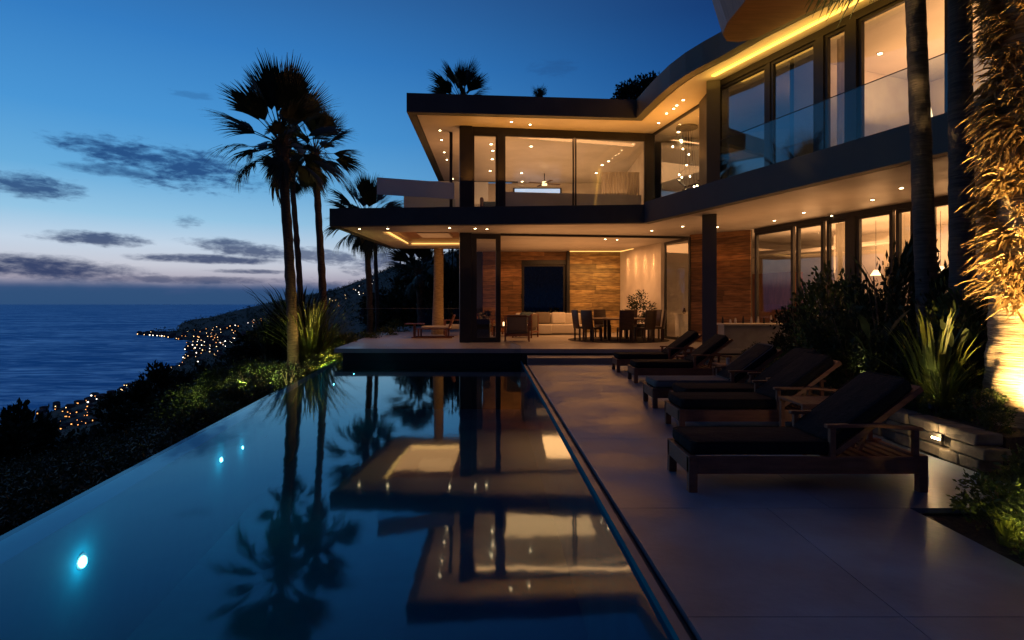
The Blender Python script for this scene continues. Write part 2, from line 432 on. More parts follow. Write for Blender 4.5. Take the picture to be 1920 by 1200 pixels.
def area(name, loc, sx_, sy_, power, color, direction, parent=None, spread=180):
    l = bpy.data.lights.new(name, 'AREA'); l.shape = 'RECTANGLE'; l.size = sx_; l.size_y = sy_; l.energy = power * AREA_GAIN; l.color = color; l.spread = R(spread)
    o = bpy.data.objects.new(name, l); col.objects.link(o); o.location = loc
    o.rotation_euler = Vector(direction).to_track_quat('-Z', 'Y').to_euler()
    return o
def spot(name, loc, target, power, color, angle=70, blend=0.8, size=0.03):
    l = bpy.data.lights.new(name, 'SPOT'); l.energy = power; l.color = color; l.spot_size = R(angle); l.spot_blend = blend; l.shadow_soft_size = size
    o = bpy.data.objects.new(name, l); col.objects.link(o); o.location = loc
    o.rotation_euler = (Vector(target) - Vector(loc)).to_track_quat('-Z', 'Y').to_euler()
    return o
def point(name, loc, power, color, size=0.05):
    l = bpy.data.lights.new(name, 'POINT'); l.energy = power; l.color = color; l.shadow_soft_size = size
    o = bpy.data.objects.new(name, l); col.objects.link(o); o.location = loc
    return o
def k_(px): return (px - 960) / F
def onz(px, py, z):
    """point of the plane at height z that shows at that photo pixel"""
    d = (CAMZ - z) * F / (py - 570.0)
    return Vector((k_(px) * d, d, z))
def online(px, o, u):
    """plan point of the line o + s*u in that photo column"""
    k = k_(px)
    s = (k * o[1] - o[0]) / (u[0] - k * u[1])
    return Vector((o[0] + s * u[0], o[1] + s * u[1]))
AREA_GAIN = 1.35
WARM = (1.0, 0.43, 0.145)
ROOM = (1.0, 0.47, 0.18)
AMBER = (1.0, 0.38, 0.06)

# ------------------------------------------------------------------ terrain, sea
SEA = -120.0
DK = [4, 20, 100, 400, 900, 1500, 2400, 3500, 6500]
ROWS = {  # photo column : rows of the land at those depths
 -900: [1200, 1010, 980, 920, 760, 700, 650, 620, 590],
 -200: [1150, 950, 930, 880, 745, 690, 640, 615, 590],
 0:    [1130, 900, 885, 842, 735, 680, 632, 615, 590],
 200:  [1060, 850, 825, 792, 716, 665, 628, 612, 588],
 320:  [1010, 800, 772, 742, 690, 652, 624, 604, 586],
 400:  [1000, 772, 742, 708, 665, 641, 617, 596, 586],
 480:  [1000, 735, 714, 688, 650, 625, 601, 573, 584],
 560:  [1000, 712, 694, 662, 632, 602, 577, 557, 580],
 640:  [1000, 700, 676, 642, 606, 575, 546, 541, 575],
 740:  [1000, 700, 655, 615, 568, 522, 502, 500, 560],
 860:  [1000, 700, 645, 595, 520, 472, 470, 480, 560],
 1100: [1000, 700, 640, 570, 500, 460, 460, 480, 560],
 2600: [1000, 700, 640, 570, 500, 460, 460, 480, 560]}
XS = sorted(ROWS)
COAST = [(-470, -300), (-480, 100), (-500, 400), (-531, 608), (-561, 686), (-562, 764), (-621, 990), (-696, 1216), (-800, 1420), (-880, 1573), (-985, 1740), (-1076, 1910),
         (-1294, 2157), (-1440, 2270), (-1567, 2388), (-1590, 2450), (-1540, 2600), (-1671, 2900), (-1900, 3300), (-2154, 3822), (-2300, 5000), (-1500, 7000), (16000, 7000), (16000, -300)]
def coastd(x, y):
    ins = False; dm = 1e18
    n = len(COAST)
    for i in range(n):
        x0, y0 = COAST[i]; x1, y1 = COAST[(i + 1) % n]
        if (y0 > y) != (y1 > y) and x < (x1 - x0) * (y - y0) / (y1 - y0) + x0: ins = not ins
        dx, dy = x1 - x0, y1 - y0
        t = max(0, min(1, ((x - x0) * dx + (y - y0) * dy) / (dx * dx + dy * dy)))
        q = (x0 + t * dx - x) ** 2 + (y0 + t * dy - y) ** 2
        if q < dm: dm = q
    dm = math.sqrt(dm)
    return dm if ins else -dm
def tz(x, y):
    d = max(y, 4.01); px = max(-899, min(2599, 960 + F * x / d))
    i = 0
    while XS[i + 1] < px: i += 1
    a = (px - XS[i]) / (XS[i + 1] - XS[i])
    j = 0
    d2 = min(d, 6499)
    while DK[j + 1] < d2: j += 1
    c = math.log(d2 / DK[j]) / math.log(DK[j + 1] / DK[j])
    r0 = ROWS[XS[i]]; r1 = ROWS[XS[i + 1]]
    row = (r0[j] * (1 - a) + r1[j] * a) * (1 - c) + (r0[j + 1] * (1 - a) + r1[j + 1] * a) * c
    z = CAMZ - (row - 570) * d / F
    if d < 60: z = min(z, -0.75)
    if d < 40 and x > -5.5 + (16.7 - min(d, 17)) * 0.1214: z = min(z, -2.4)
    if d > 80:
        s_ = min(1, (d - 80) / 300)
        z += s_ * (noise.noise(Vector((x / 160, y / 160, 0))) * 9 + noise.noise(Vector((x / 50, y / 50, 3))) * 4) * min(1, d / 2400)
    cd = coastd(x + noise.noise(Vector((x / 70, y / 70, 9))) * 22, y)
    t = max(0, min(1, (cd + 12) / 110)); t = t * t * (3 - 2 * t)
    return (SEA - 4) + (max(z, SEA + 5) - SEA + 4) * t if cd > -12 else SEA - 6
def make_terrain():
    mb = MB()
    cols = [-900 + 3500 * i / 230 for i in range(231)]
    ds = [4 * (6500 / 4) ** (j / 150) for j in range(151)]
    for d in ds:
        for c in cols:
            x = k_(c) * d
            mb.v.append((x, d, tz(x, d)))
    n = len(cols)
    for j in range(len(ds) - 1):
        for i in range(n - 1):
            mb.f.append((j * n + i, j * n + i + 1, (j + 1) * n + i + 1, (j + 1) * n + i))
    o = mb.build('hillside_terrain', M_TERRAIN, None, True, kind='structure')
    q = MB().add([(-70, -60, -14), (80, -60, -2.5), (80, 4.2, -2.5), (-3, 4.2, -2.5), (-12, 4.2, -6), (-70, 4.2, -16)], [(0, 1, 2, 3, 4, 5)])
    q.build('garden_ground', M_TERRAIN, None, kind='structure')
    s = MB().add([(-150000, -20000, SEA), (150000, -20000, SEA), (150000, 150000, SEA), (-150000, 150000, SEA)], [(0, 1, 2, 3)])
    s.build('sea', M_SEA, None, kind='structure')
make_terrain()

# ------------------------------------------------------------------ pool
ZW = -0.05
def poolL(y): return -5.16 + (16.7 - y) * 0.1214
def poolR(y): return 0.80 + (y - 2.79) * (-0.039)
Y0, Y1 = -3.0, 17.2
mb = MB().add([(poolL(Y0), Y0, ZW), (poolR(Y0), Y0, ZW), (poolR(Y1), Y1, ZW), (poolL(Y1), Y1, ZW)], [(0, 1, 2, 3)])
mb.build('pool_water', M_WATER, None, kind='structure')
def lipw(y): return 0.34 - 0.0079 * (y + 3)
basin = MB()
zb = -1.45
a = [(poolL(Y0) + lipw(Y0), Y0), (poolR(Y0), Y0), (poolR(Y1), Y1), (poolL(Y1) + lipw(Y1), Y1)]
basin.add([(x, y, zb) for x, y in a] + [(x, y, ZW - 0.04 if i in (0, 3) else -0.001) for i, (x, y) in enumerate(a)],
          [(0, 1, 2, 3), (1, 0, 4, 5), (2, 1, 5, 6), (3, 2, 6, 7), (0, 3, 7, 4)])
bs = basin.build('pool_basin', M_BASIN, None, kind='structure')
lip = MB().prism([(poolL(Y0) + 0.004, Y0), (poolL(Y0) + lipw(Y0) - .003, Y0), (poolL(Y1) + lipw(Y1) - .003, Y1), (poolL(Y1) + 0.004, Y1)], -3.2, ZW - 0.035)
lip.build('infinity_edge_wall', pmat('weir_stone', (0.20, 0.23, 0.30), (0.27, 0.30, 0.38), 2, 0.4), bs)
# underwater lamps let into the basin
for (lx, ly, lz, sz) in [(None, 4.65, -0.44, 0.042), (None, 7.65, -0.43, 0.028), (None, 8.5, -0.48, 0.02), (-4.45, 14.6, -0.4, 0.022), (-4.3, 15.9, -.3, .016)]:
    if lx is None: lx = poolL(ly) + lipw(ly) + 0.002
    mbx = MB()
    n = 14
    mbx.tube([(lx, ly, lz), (lx + 0.008, ly, lz)], [sz * 1.5, sz * 1.5], n)
    pl = mbx.build('pool_light', M_COPING, bs)
    m2 = MB(); m2.tube([(lx + 0.009, ly, lz), (lx + 0.018, ly, lz + 0.002)], [sz * 1.2, sz], n); m2.build('lens', M_POOLLAMP, pl)
    point('pool_lamp_glow', (lx + 0.11, ly, lz), 3.4 * (sz / .042) ** 1.2, (1.0, 0.97, 0.95), 0.05)
# coping and slot drain along the deck
cp = MB().prism([(poolR(Y0) + .004, Y0), (poolR(Y0) + 0.06, Y0), (poolR(15.6) + 0.06, 15.6), (poolR(15.6) + .004, 15.6)], -0.3, -0.012)
cp.build('pool_coping', M_COPING, None, kind='structure')
cp = MB().prism([(poolR(Y0) + 0.062, Y0), (poolR(Y0) + 0.105, Y0), (poolR(15.6) + 0.105, 15.6), (poolR(15.6) + 0.062, 15.6)], -0.3, -0.05)
cp.build('drain_channel', M_DARKSTONE, None, kind='structure')

# ------------------------------------------------------------------ deck slabs
deck = MB().prism([(poolR(-4) + .107, -4), (3.12, -4), (3.12, 4.6), (4.42, 4.6), (4.42, 7), (9, 7), (9, 15.6), (poolR(15.6) + .107, 15.6)], -0.4, -0.045)
deck = deck.build('pool_deck', M_DARKSTONE, None, kind='structure')
deck['label'] = 'grey honed concrete deck between the pool and the planting'
ys = [-4, -1.5, 0.75, 3.0, 4.6, 7.0, 9.6, 12.2, 15.6]
g = 0.0028
for j in range(len(ys) - 1):
    y0, y1 = ys[j] + g, ys[j + 1] - g
    xe = 3.12 if ys[j + 1] <= 4.61 else (4.42 if ys[j + 1] <= 7.01 else 9.0)
    xs = [None, 2.0, xe] if xe < 4 else ([None, 2.5, xe] if xe < 5 else [None, 2.5, 5.2, xe])
    for i in range(len(xs) - 1):
        xl0 = poolR(y0) + .107 if xs[i] is None else xs[i] + g
        xl1 = poolR(y1) + .107 if xs[i] is None else xs[i] + g
        MB().prism([(xl0, y0), (xs[i + 1] - g, y0), (xs[i + 1] - g, y1), (xl1, y1)], -0.04, 0.0).build('paving_slab', M_DECK, deck)

# ------------------------------------------------------------------ planting beds
bed = MB().prism([(3.13, -3), (9, -3), (9, 7), (4.43, 7), (4.43, 4.59), (3.13, 4.59)], -0.35, -0.06)
bed.build('planting_bed', M_SOIL, None, kind='structure')
pw = thing('planter_wall', 'low rough stone planter wall behind the sun loungers, lit by a small wall light', 'wall', (4.42, 5.6, 0))
rr = random.Random(3)
zr = [0.003, 0.13, 0.25, 0.372]
for row in range(3):
    y = 5.55 - (row % 2) * 0.1
    while y < 13.5:
        L = rr.uniform(0.16, 0.55); e_ = lambda: rr.uniform(-.018, .018)
        y0, y1, z0, z1, xf_ = y + .006, y + L - .006, zr[row] + .003, zr[row + 1] - .006, 4.42 + rr.uniform(-.035, .03)
        q = MB().add([(xf_ + e_(), y0, z0), (4.66, y0, z0), (4.66, y1, z0), (xf_ + e_(), y1, z0), (xf_ + e_(), y0, z1 + e_() * .4), (4.66, y0, z1), (4.66, y1, z1), (xf_ + e_(), y1, z1 + e_() * .4)],
                     [(0, 3, 2, 1), (4, 5, 6, 7), (0, 1, 5, 4), (1, 2, 6, 5), (2, 3, 7, 6), (3, 0, 4, 7)])
        q.build('stone', M_ROCK, pw, bevel=0.018)
        y += L
MB().prism([(4.67, 5.55), (8.2, 5.55), (8.2, 14.5), (4.67, 14.5)], 0.01, 0.34).build('raised_bed', M_SOIL, None, kind='structure')

# ------------------------------------------------------------------ house
H = thing('modern_house', 'two storey flat roofed modern house with glass walls and warm lights beyond the pool', 'house', (3, 20, 0))
ZF = 0.34          # terrace level
Z1B, Z1T = 3.93, 4.46
Z2B, Z2T = 7.43, 8.01
# terrace plinth and steps
MB().prism([(-4.95, 17.15), (0.3, 17.0), (0.3, 16.55), (20, 16.25), (20, 33), (-6.2, 33), (-6.0, 28.5)], -1.5, ZF - 0.125).build('terrace_plinth', M_DARKSTONE, H)
fl = MB().prism([(-5.02, 16.56), (20, 16.21), (20, 33), (-6.3, 33), (-6.12, 28.5)], ZF - 0.12, ZF).build('terrace_floor', M_TERRACE, H)
MB().prism([(0.42, 15.58), (6.2, 15.58), (6.2, 16.45), (0.42, 16.5)], -0.05, 0.165).build('step', M_STEP, H, bevel=.006)
MB().prism([(9.2, 12.0), (20, 12.0), (20, 16.2), (8.3, 16.2)], -0.3, ZF).build('terrace_floor', M_TERRACE, H)
MB().prism([(12, 2), (20, 2), (20, 11.98), (9.3, 11.98)], -0.3, ZF).build('terrace_floor', M_TERRACE, H)
MB().obar((0.22, 15.4), (-0.05, 17.2), 0.012, -0.02, 0.50).build('glass_screen', M_RAILGLASS, H)

P1 = [(-5.46, 17.55), (3.83, 16.86), (8.84, 3.0), (20, 3), (20, 33), (-2, 33), (-2, 24.9), (-5.1, 24.9)]
def ring(poly, w0, z0, z1):
    """band of width w0 just inside the polygon's outline"""
    n = len(poly); P = [Vector(q) for q in poly]; mb = MB()
    inn = inset(poly, w0)
    for i in range(n):
        j = (i + 1) % n
        mb.prism([P[i], P[j], inn[j], inn[i]], z0, z1)
    return mb
def inset(poly, w0):
    n = len(poly); P = [Vector(q[:2]) for q in poly]; out = []
    for i in range(n):
        a, b_, c = P[i - 1], P[i], P[(i + 1) % n]
        d1 = (b_ - a).normalized(); d2 = (c - b_).normalized()
        n1 = Vector((-d1.y, d1.x)); n2 = Vector((-d2.y, d2.x))
        m = (n1 + n2); m /= max(0.3, 1 + n1.dot(n2))
        out.append(b_ + m * w0)
    return out
ring(P1[:], 0.22, Z1B, Z1T).build('lower_fascia', M_FASCIA, H)
MB().prism(inset(P1, 0.221), Z1B + 0.28, Z1T - 0.01).build('floor_slab', M_BAND, H)
# grey face of the wing balcony set proud of the fascia
MB().obar((3.83 + .004, 16.86), (8.84, 3.0), 0.03, Z1B - 0.004, Z1T + 0.07, off=-0.016).build('balcony_fascia', M_BAND, H)
# soffit sheet with the lit ceiling recess cut in it
tray = [(-4.22, 19.0), (-1.75, 19.05), (-1.75, 23.5), (-4.12, 23.5)]
def sheet(outer, holes, z0, z1):
    loops = [[Vector((x, y, 0)) for x, y in outer]] + [[Vector((x, y, 0)) for x, y in h] for h in holes]
    tri = tessellate_polygon(loops); pts = [q for l in loops for q in l]; mb = MB()
    for z in (z0, z1):
        mb.add([(q.x, q.y, z) for q in pts], [tuple(t) for t in tri])
    k = 0; n = len(pts)
    for l in loops:
        for i in range(len(l)):
            a_, b_ = k + i, k + (i + 1) % len(l); mb.f.append((a_, b_, b_ + n, a_ + n))
        k += len(l)
    return mb
sheet([tuple(q) for q in inset(P1, 0.26)], [tray], Z1B + 0.004, Z1B + 0.03).build('lower_soffit', M_SOFFIT, H)
MB().box(-4.3, -1.7, 18.9, 23.6, Z1B + 0.20, Z1B + 0.22).build('ceiling_recess', M_WOODSOFFIT, H)
tr = MB()
for i in range(4):
    a_, b_ = tray[i], tray[(i + 1) % 4]; tr.obar(a_, b_, 0.03, Z1B + .031, Z1B + .2, off=-0.02)
tr.build('recess_side', M_SOFFIT, H)
MB().box(-4.18, -4.12, 19.2, 23.3, Z1B + .06, Z1B + .10).build('led_strip', M_LED, H)
MB().box(-4.0, -1.8, 23.36, 23.44, Z1B + .06, Z1B + .10).build('led_strip', M_LED, H)
MB().box(-3.3, -2.2, 20.3, 21.7, Z1B + .12, Z1B + .2).build('inner_recess_panel', M_SOFFIT, H)

P2 = [(-3.2, 17.8), (3.9, 18.4), (3.98, 17.5), (4.08, 16.6), (4.22, 15.7), (4.42, 14.95), (4.66, 14.35), (4.9, 13.85), (5.3, 12.75), (5.99, 11.25), (6.9, 9.3), (8, 7), (9.5, 4), (20, 4), (20, 33), (-3.45, 33), (-3.5, 28.1)]
P2[-2:] = [(0.0, 33), (-0.0, 28.2), (-3.5, 28.1)]
ring(P2, 0.24, Z2B, Z2T).build('roof_fascia', M_FASCIA, H)
MB().prism(inset(P2, 0.241), Z2B + 0.03, Z2T - 0.01).build('roof_slab', M_FASCIA, H)
MB().prism(inset(P2, 0.28), Z2B + 0.004, Z2B + 0.028).build('upper_soffit', M_SOFFIT, H)
# curved canopy sweeping out overhead
bot = [(4.15, 7), (4.36, 9.5), (4.46, 11.3), (4.44, 12.1), (4.52, 12.6), (4.74, 12.95), (5.02, 13.0), (5.33, 12.8), (6.2, 11.1), (7.2, 9), (8.1, 7)]
mb = MB(); n = len(bot)
topo = []
for i, (x, y) in enumerate(bot):
    if i <= 6:
        d = (Vector((x, y)) - Vector((6.3, 10.2))).normalized()
        topo.append((x + d.x * 0.30, y + d.y * 0.16))
    else: topo.append((x, y))
mb.add([(x, y, Z2B - 0.03) for x, y in bot] + [(x, y, Z2B + 0.75) for x, y in topo], [tuple(range(n)), tuple(reversed(range(n, 2 * n)))] + [(i, (i + 1) % n, n + (i + 1) % n, n + i) for i in range(n)])
mb.build('curved_canopy', M_WOODSOFFIT, H)

# ---- windows
def window(p0, p1, z0, z1, parent=H, mull=(), fw=0.07, glass=M_GLASS, pane_off=0.0, depth=0.09, name='window', open_left=False, mulw=None):
    p0 = Vector(p0); p1 = Vector(p1); d = (p1 - p0); L = d.length; d.normalize()
    fr = MB()
    fr.obar(p0, p0 + d * fw, depth, z0, z1); fr.obar(p1 - d * fw, p1, depth, z0, z1)
    fr.obar(p0 + d * (fw + .001), p1 - d * (fw + .001), depth * .98, z1 - fw, z1); fr.obar(p0 + d * (fw + .001), p1 - d * (fw + .001), depth * .98, z0, z0 + fw)
    for t in mull:
        q = p0 + d * L * t; ww = (mulw or fw) / 2
        fr.obar(q - d * ww, q + d * ww, depth * .96, z0 + fw, z1 - fw)
    wn = fr.build(name, M_DARKMETAL, parent)
    ts = [0] + list(mull) + [1]
    for a_, b_ in zip(ts[:-1], ts[1:]):
        MB().obar(p0 + d * (L * a_ + fw * .5), p0 + d * (L * b_ - fw * .5), 0.012, z0 + fw * .5, z1 - fw * .5).build('pane', glass, wn)
    return wn
A0 = Vector((-1.78, 19.25)); A1 = Vector((4.60, 20.1)); AU = (A1 - A0).normalized()
fx = lambda px: online(px, A0, AU)
# upper front
zt = Z2B - 0.002
MB().obar(fx(862), fx(885), 0.42, Z1T, zt, off=0.1).build('upper_post', M_DARKMETAL, H)
MB().obar(fx(885.5), fx(1210), 0.20, zt - 0.22, zt, off=.05).build('window_header', M_DARKMETAL, H)
window(fx(885.5), fx(933), Z1T, zt - .221)
MB().obar(fx(933.3), fx(944.5), 0.25, Z1T, zt - .221, off=.03).build('window_post', M_DARKMETAL, H)
window(fx(945), fx(1076), Z1T, zt - .221, fw=.045)
window(fx(1078), fx(1210), Z1T, zt - .221, fw=.045)
MB().obar(fx(1210.5), fx(1223), 0.22, Z1T, zt, off=.05).build('corner_post', M_DARKMETAL, H)
MB().obar(fx(946), fx(1208), 0.12, Z1T, Z1T + 0.92, off=0.35).build('low_parapet', M_WHITE, H)
# angled glass between the corner and the wing post
c0 = fx(1224); c1 = Vector((5.32, 15.75))
c1 = Vector((5.50, 17.0))
window(c0, c1, Z1T, zt, fw=.06)
WO = Vector((5.50, 15.30)); WU = Vector((0.37, -0.929)).normalized(); WN = Vector((0.929, 0.37))
wx = lambda px: online(px, WO, WU)
MB().obar(Vector((5.46, 16.95)), Vector((5.40, 15.62)), 0.1, Z1T, zt).build('pane_return', M_DARKMETAL, H)
def boxpost(cx, cy_, sx_, sy_, rz, z0, z1, name, mat):
    m = MB().box(-sx_ / 2, sx_ / 2, -sy_ / 2, sy_ / 2, z0, z1); m.xf(Matrix.Translation((cx, cy_, 0)) @ Matrix.Rotation(rz, 4, 'Z')); return m.build(name, mat, H)
boxpost(5.30, 15.45, 0.34, 0.36, R(-18), Z1T, zt, 'upper_wing_post', M_BAND)
boxpost(5.18, 15.40, 0.36, 0.34, R(-18), ZF - .34, Z1B + .003, 'lower_wing_post', M_BAND)
# upper wing windows
zh = zt - 0.16
e = wx(1347), wx(1440), wx(1448), wx(1533), wx(1549), wx(1592), wx(1612), wx(1782), wx(1800), wx(2300)
MB().obar(e[0], e[9], 0.16, zh + .001, zt, off=0).build('window_header', M_DARKMETAL, H)
MB().obar(e[0] - WU * .06, e[0], 0.14, Z1T, zt).build('window_post', M_DARKMETAL, H)
window(e[0] + WU * .01, e[1], Z1T, zh, glass=M_GLASSDARK)
window(e[2], e[3], Z1T, zh, glass=M_GLASSDARK)
MB().obar(e[1] + WU * .005, e[2] - WU * .005, 0.14, Z1T, zh).build('window_post', M_DARKMETAL, H)
MB().obar(e[3] + WU * .005, e[4] - WU * .005, 0.16, Z1T, zh).build('window_post', M_DARKMETAL, H)
window(e[4], e[5], Z1T, zh)
MB().obar(e[5] + WU * .005, e[6] - WU * .005, 0.2, Z1T, zh).build('window_post', M_DARKMETAL, H)
window(e[6], e[7], Z1T, zh)
window(e[7] + WU * .005, e[9], Z1T, zh, mull=(0.3, 0.65))
# led cove along the wing soffit
q0 = Vector((5.12, 14.95)); q1 = Vector((6.62, 11.25)); dq = (q1 - q0).normalized()
ls = MB().obar(q0, q0 + dq * 11, 0.10, Z2B - 0.035, Z2B + 0.001).build('led_strip', M_LEDSOFT, H)
# balcony glass on the wing edge
BU = Vector((8.84 - 3.83, 3.0 - 16.86)).normalized()
b0 = Vector((3.83, 16.86)); bn = Vector((-BU.y, BU.x))
for px0, px1 in ((1350, 1545), (1547, 1712), (1714, 1900), (1903, 2400)):
    a_ = online(px0, b0 + bn * .1, BU); c_ = online(px1, b0 + bn * .1, BU)
    MB().obar(a_, c_, 0.015, Z1T + 0.0, Z1T + 1.03).build('balcony_glass', M_RAILGLASS, H)
    MB().obar(a_, c_, 0.018, Z1T + 1.031, Z1T + 1.043).build('glass_edge_trim', M_DARKMETAL, H)
# roof terrace glass left of the upper room
bx0 = Vector((-4.2, 18.25)); bx1 = Vector((-1.85, 19.1))
MB().obar(bx0, bx1, 0.015, Z1T, Z1T + 0.55).build('balcony_glass', M_RAILGLASS, H)
MB().obar(Vector((-4.45, 24.2)), Vector((-1.0, 24.5)), 0.3, Z1T - .02, Z1T + 2.20).build('rear_parapet', pmat('pale_render', (0.42, 0.45, 0.52), (0.48, 0.5, 0.56), 1, 0.7), H)
MB().obar(bx0, bx0 + (bx1 - bx0) * 0.99, 0.02, Z1T + .551, Z1T + 1.08).build('frosted_screen', M_FROST, H)
MB().box(-2.12, -2.02, 19.9, 20.0, Z1T, zt).build('slim_post', M_DARKMETAL, H)
# lower front: post, glazed leaf, header
zl = Z1B + 0.002
MB().obar(fx(862), fx(884), 0.42, ZF, zl, off=.1).build('lower_post', M_DARKMETAL, H)
window(fx(884.5), fx(938.5), ZF, zl - .02, fw=.16, name='glass_door', depth=.12)
MB().obar(fx(939), fx(1300), 0.10, zl - .07, zl, off=.02).build('door_track', M_DARKMETAL, H)
window((5.99, 19.7), (5.60, 21.5), ZF, zl - .08, fw=.09, name='folding_door', depth=.07)
# rooms, lower floor
def plank_wall(name, p0, p1, z0, z1, rows, mat, seed, depth=0.10, hole=None):
    base = MB().obar(p0, p1, depth, z0, z1, off=depth / 2 + .03).build(name, M_BLACK, H) if not hole else None
    d = (Vector(p1) - Vector(p0)); L = d.length; d.normalize(); rn = random.Random(seed)
    if hole:
        base = MB()
        base.obar(p0, Vector(p0) + d * hole[0], depth, z0, z1, off=depth / 2 + .03)
        base.obar(Vector(p0) + d * hole[1], p1, depth, z0, z1, off=depth / 2 + .03)
        base.obar(Vector(p0) + d * hole[0], Vector(p0) + d * hole[1], depth, hole[2], z1, off=depth / 2 + .03)
        base = base.build(name, M_BLACK, H)
    h = (z1 - z0) / rows
    for r_ in range(rows):
        s = 0.0
        while s < L - .01:
            ll = rn.uniform(0.9, 2.4); e_ = min(L, s + ll)
            if L - e_ < .3: e_ = L
            zz0 = z0 + r_ * h + .006; zz1 = z0 + (r_ + 1) * h - .006
            segs = [(s, e_)]
            if hole and zz0 < hole[2]:
                segs = [(s, min(e_, hole[0])), (max(s, hole[1]), e_)]
            for s0, s1 in segs:
                if s1 - s0 > .05:
                    MB().obar(Vector(p0) + d * (s0 + .003), Vector(p0) + d * (s1 - .003), 0.025 + rn.uniform(0, .02), zz0, zz1).build('plank', mat, base)
            s = e_
    return base
YB = 26.15
bx = lambda px, y=YB: k_(px) * y
plank_wall('timber_wall', (bx(905), YB), (bx(1062), YB), ZF, zl, 19, M_PLANK, 5, hole=(bx(978) - bx(905), bx(1061) - bx(905), 3.38))
window((bx(979), YB + .1), (bx(1060), YB + .1), ZF, 3.37, fw=.09, name='garden_window')
plank_wall('weathered_board_wall', (bx(1067), YB - .15), (bx(1166), YB - .15), ZF, zl, 19, M_PLANK2, 8)
MB().box(bx(1062), bx(1067), YB - .3, YB, ZF, zl).build('window_jamb', M_DARKMETAL, H)
MB().obar((4.93, YB - .2), (5.80, 22.3), 0.15, ZF, zl, off=-.08).build('plaster_wall', M_PLASTER, H)
MB().obar((4.93, YB + 0.1), (12, YB + 1.5), 0.2, ZF, zl).build('plaster_wall', M_PLASTER, H)
MB().obar((5.80, 22.6), (10.5, 24.8), 0.15, ZF, zl).build('plaster_wall', M_PLASTER, H)
MB().box(-1.85, bx(904), YB - .02, YB + .15, ZF, zl).build('dark_panel', M_DARKMETAL, H)
# timber wall right of the folding door
plank_wall('timber_wall', (5.98, 19.75), (7.50, 18.42), ZF, zl, 19, M_PLANK, 11)
# wing lower windows
LO = Vector((7.57, 18.3)); LU = Vector((0.31, -0.951)).normalized(); LN = Vector((0.951, 0.31))
lx_ = lambda px: online(px, LO, LU)
z0w = ZF
e = [1417, 1489, 1495, 1546, 1552, 1592, 1608, 1676, 1682, 1716]
for i in (0, 2, 4, 6, 8):
    window(lx_(e[i]), lx_(e[i + 1]), z0w, zl - .12, fw=.085)
MB().obar(lx_(1417), lx_(2300), 0.14, zl - .119, zl).build('window_header', M_DARKMETAL, H)
MB().obar(lx_(1593), lx_(1607), 0.16, z0w, zl - .12).build('window_post', M_DARKMETAL, H)
MB().obar(lx_(1717), lx_(1735), 0.3, z0w, zl - .12, off=.2).build('window_post', M_BAND, H)
window(lx_(1737), lx_(1800), z0w, zl - .12, fw=.08)
MB().obar(lx_(1801), lx_(2000), 0.2, z0w, zl - .12).build('rendered_wall', M_WHITE, H)
# wing lower interior
Lb0 = LO + LN * 4.6 + LU * -7; Lb1 = LO + LN * 4.6 + LU * 14
MB().obar(Lb0, Lb1, 0.15, ZF, zl).build('interior_wall', M_PLASTER, H)
def lp(px, off): return online(px, LO + LN * off, LU)
MB().obar(lp(1405, 2.6), lp(1487, 2.6), 0.12, ZF, 2.72).build('cabinet', M_DOORWOOD, H)
MB().obar(lp(1488, 3.0), lp(1497, 3.0), 0.4, ZF, 2.72).build('cabinet_end', M_DOORWOOD, H)
MB().obar(lp(1395, 2.6), lp(1700, 2.6), 0.5, 3.35, 3.42).build('ceiling_raft', M_SOFFIT, H)
MB().obar(lp(1570, 3.0), lp(1600, 3.0), 0.3, ZF, zl).build('interior_pier', M_PLASTER, H)
# upper wing interior
Ub0 = WO + WN * 5.2 + WU * -5; Ub1 = WO + WN * 5.2 + WU * 13
MB().obar(Ub0, Ub1, 0.15, Z1T, zt).build('interior_wall', M_PLASTER, H)
def up_(px, off): return online(px, WO + WN * off, WU)
MB().obar(WO + WU * 0.9 + WN * 2.2, WO + WU * 2.1 + WN * 2.2, .12, Z1T, zt - .5).build('interior_screen', M_DOORWOOD, H)
MB().obar(WO + WU * 1.75 + WN * .5, WO + WU * 1.75 + WN * 5, .12, Z1T, zt).build('interior_wall', M_PLASTER, H)
# upper front room
MB().box(-1.8, 9.5, 28.3, 28.5, Z1T, zt).build('interior_wall', M_PLASTER, H)
MB().obar((5.0, 20.9), (5.2, 28.3), 0.12, Z1T, zt).build('interior_wall', M_PLASTER, H)
MB().obar((5.4, 21.2), (9.8, 19.2), 0.12, Z1T, zt).build('interior_wall', M_PLASTER, H)
MB().box(-1.75, -1.65, 21.0, 28.3, Z1T, Z1T + 1.7).build('interior_partition', M_PLASTER, H)
def onback(px, y): return k_(px) * y
wn = MB().box(onback(965, 28.2), onback(1050, 28.2), 28.2, 28.28, 6.80, 7.14)
MB().box(onback(962, 28.2), onback(1053, 28.2), 28.23, 28.29, 6.76, 7.18).build('clerestory_window', M_DARKMETAL, H)
wn.build('sky_glow_panel', M_SKYGLOW, H)  # glowing sheet in place of the bright sky outside
# curtains
cur = MB(); s = 0; pts = []
for i in range(60):
    t = i / 59; pts.append((3.35 + 1.4 * t, 21.9 + 0.06 * math.sin(i * 1.35)))
for i in range(59):
    (x0, y0), (x1, y1) = pts[i], pts[i + 1]
    cur.add([(x0, y0, Z1T), (x1, y1, Z1T), (x1, y1, zt - .9), (x0, y0, zt - .9)], [(0, 1, 2, 3)])
cur.build('curtain', M_CURTAIN, H, True)

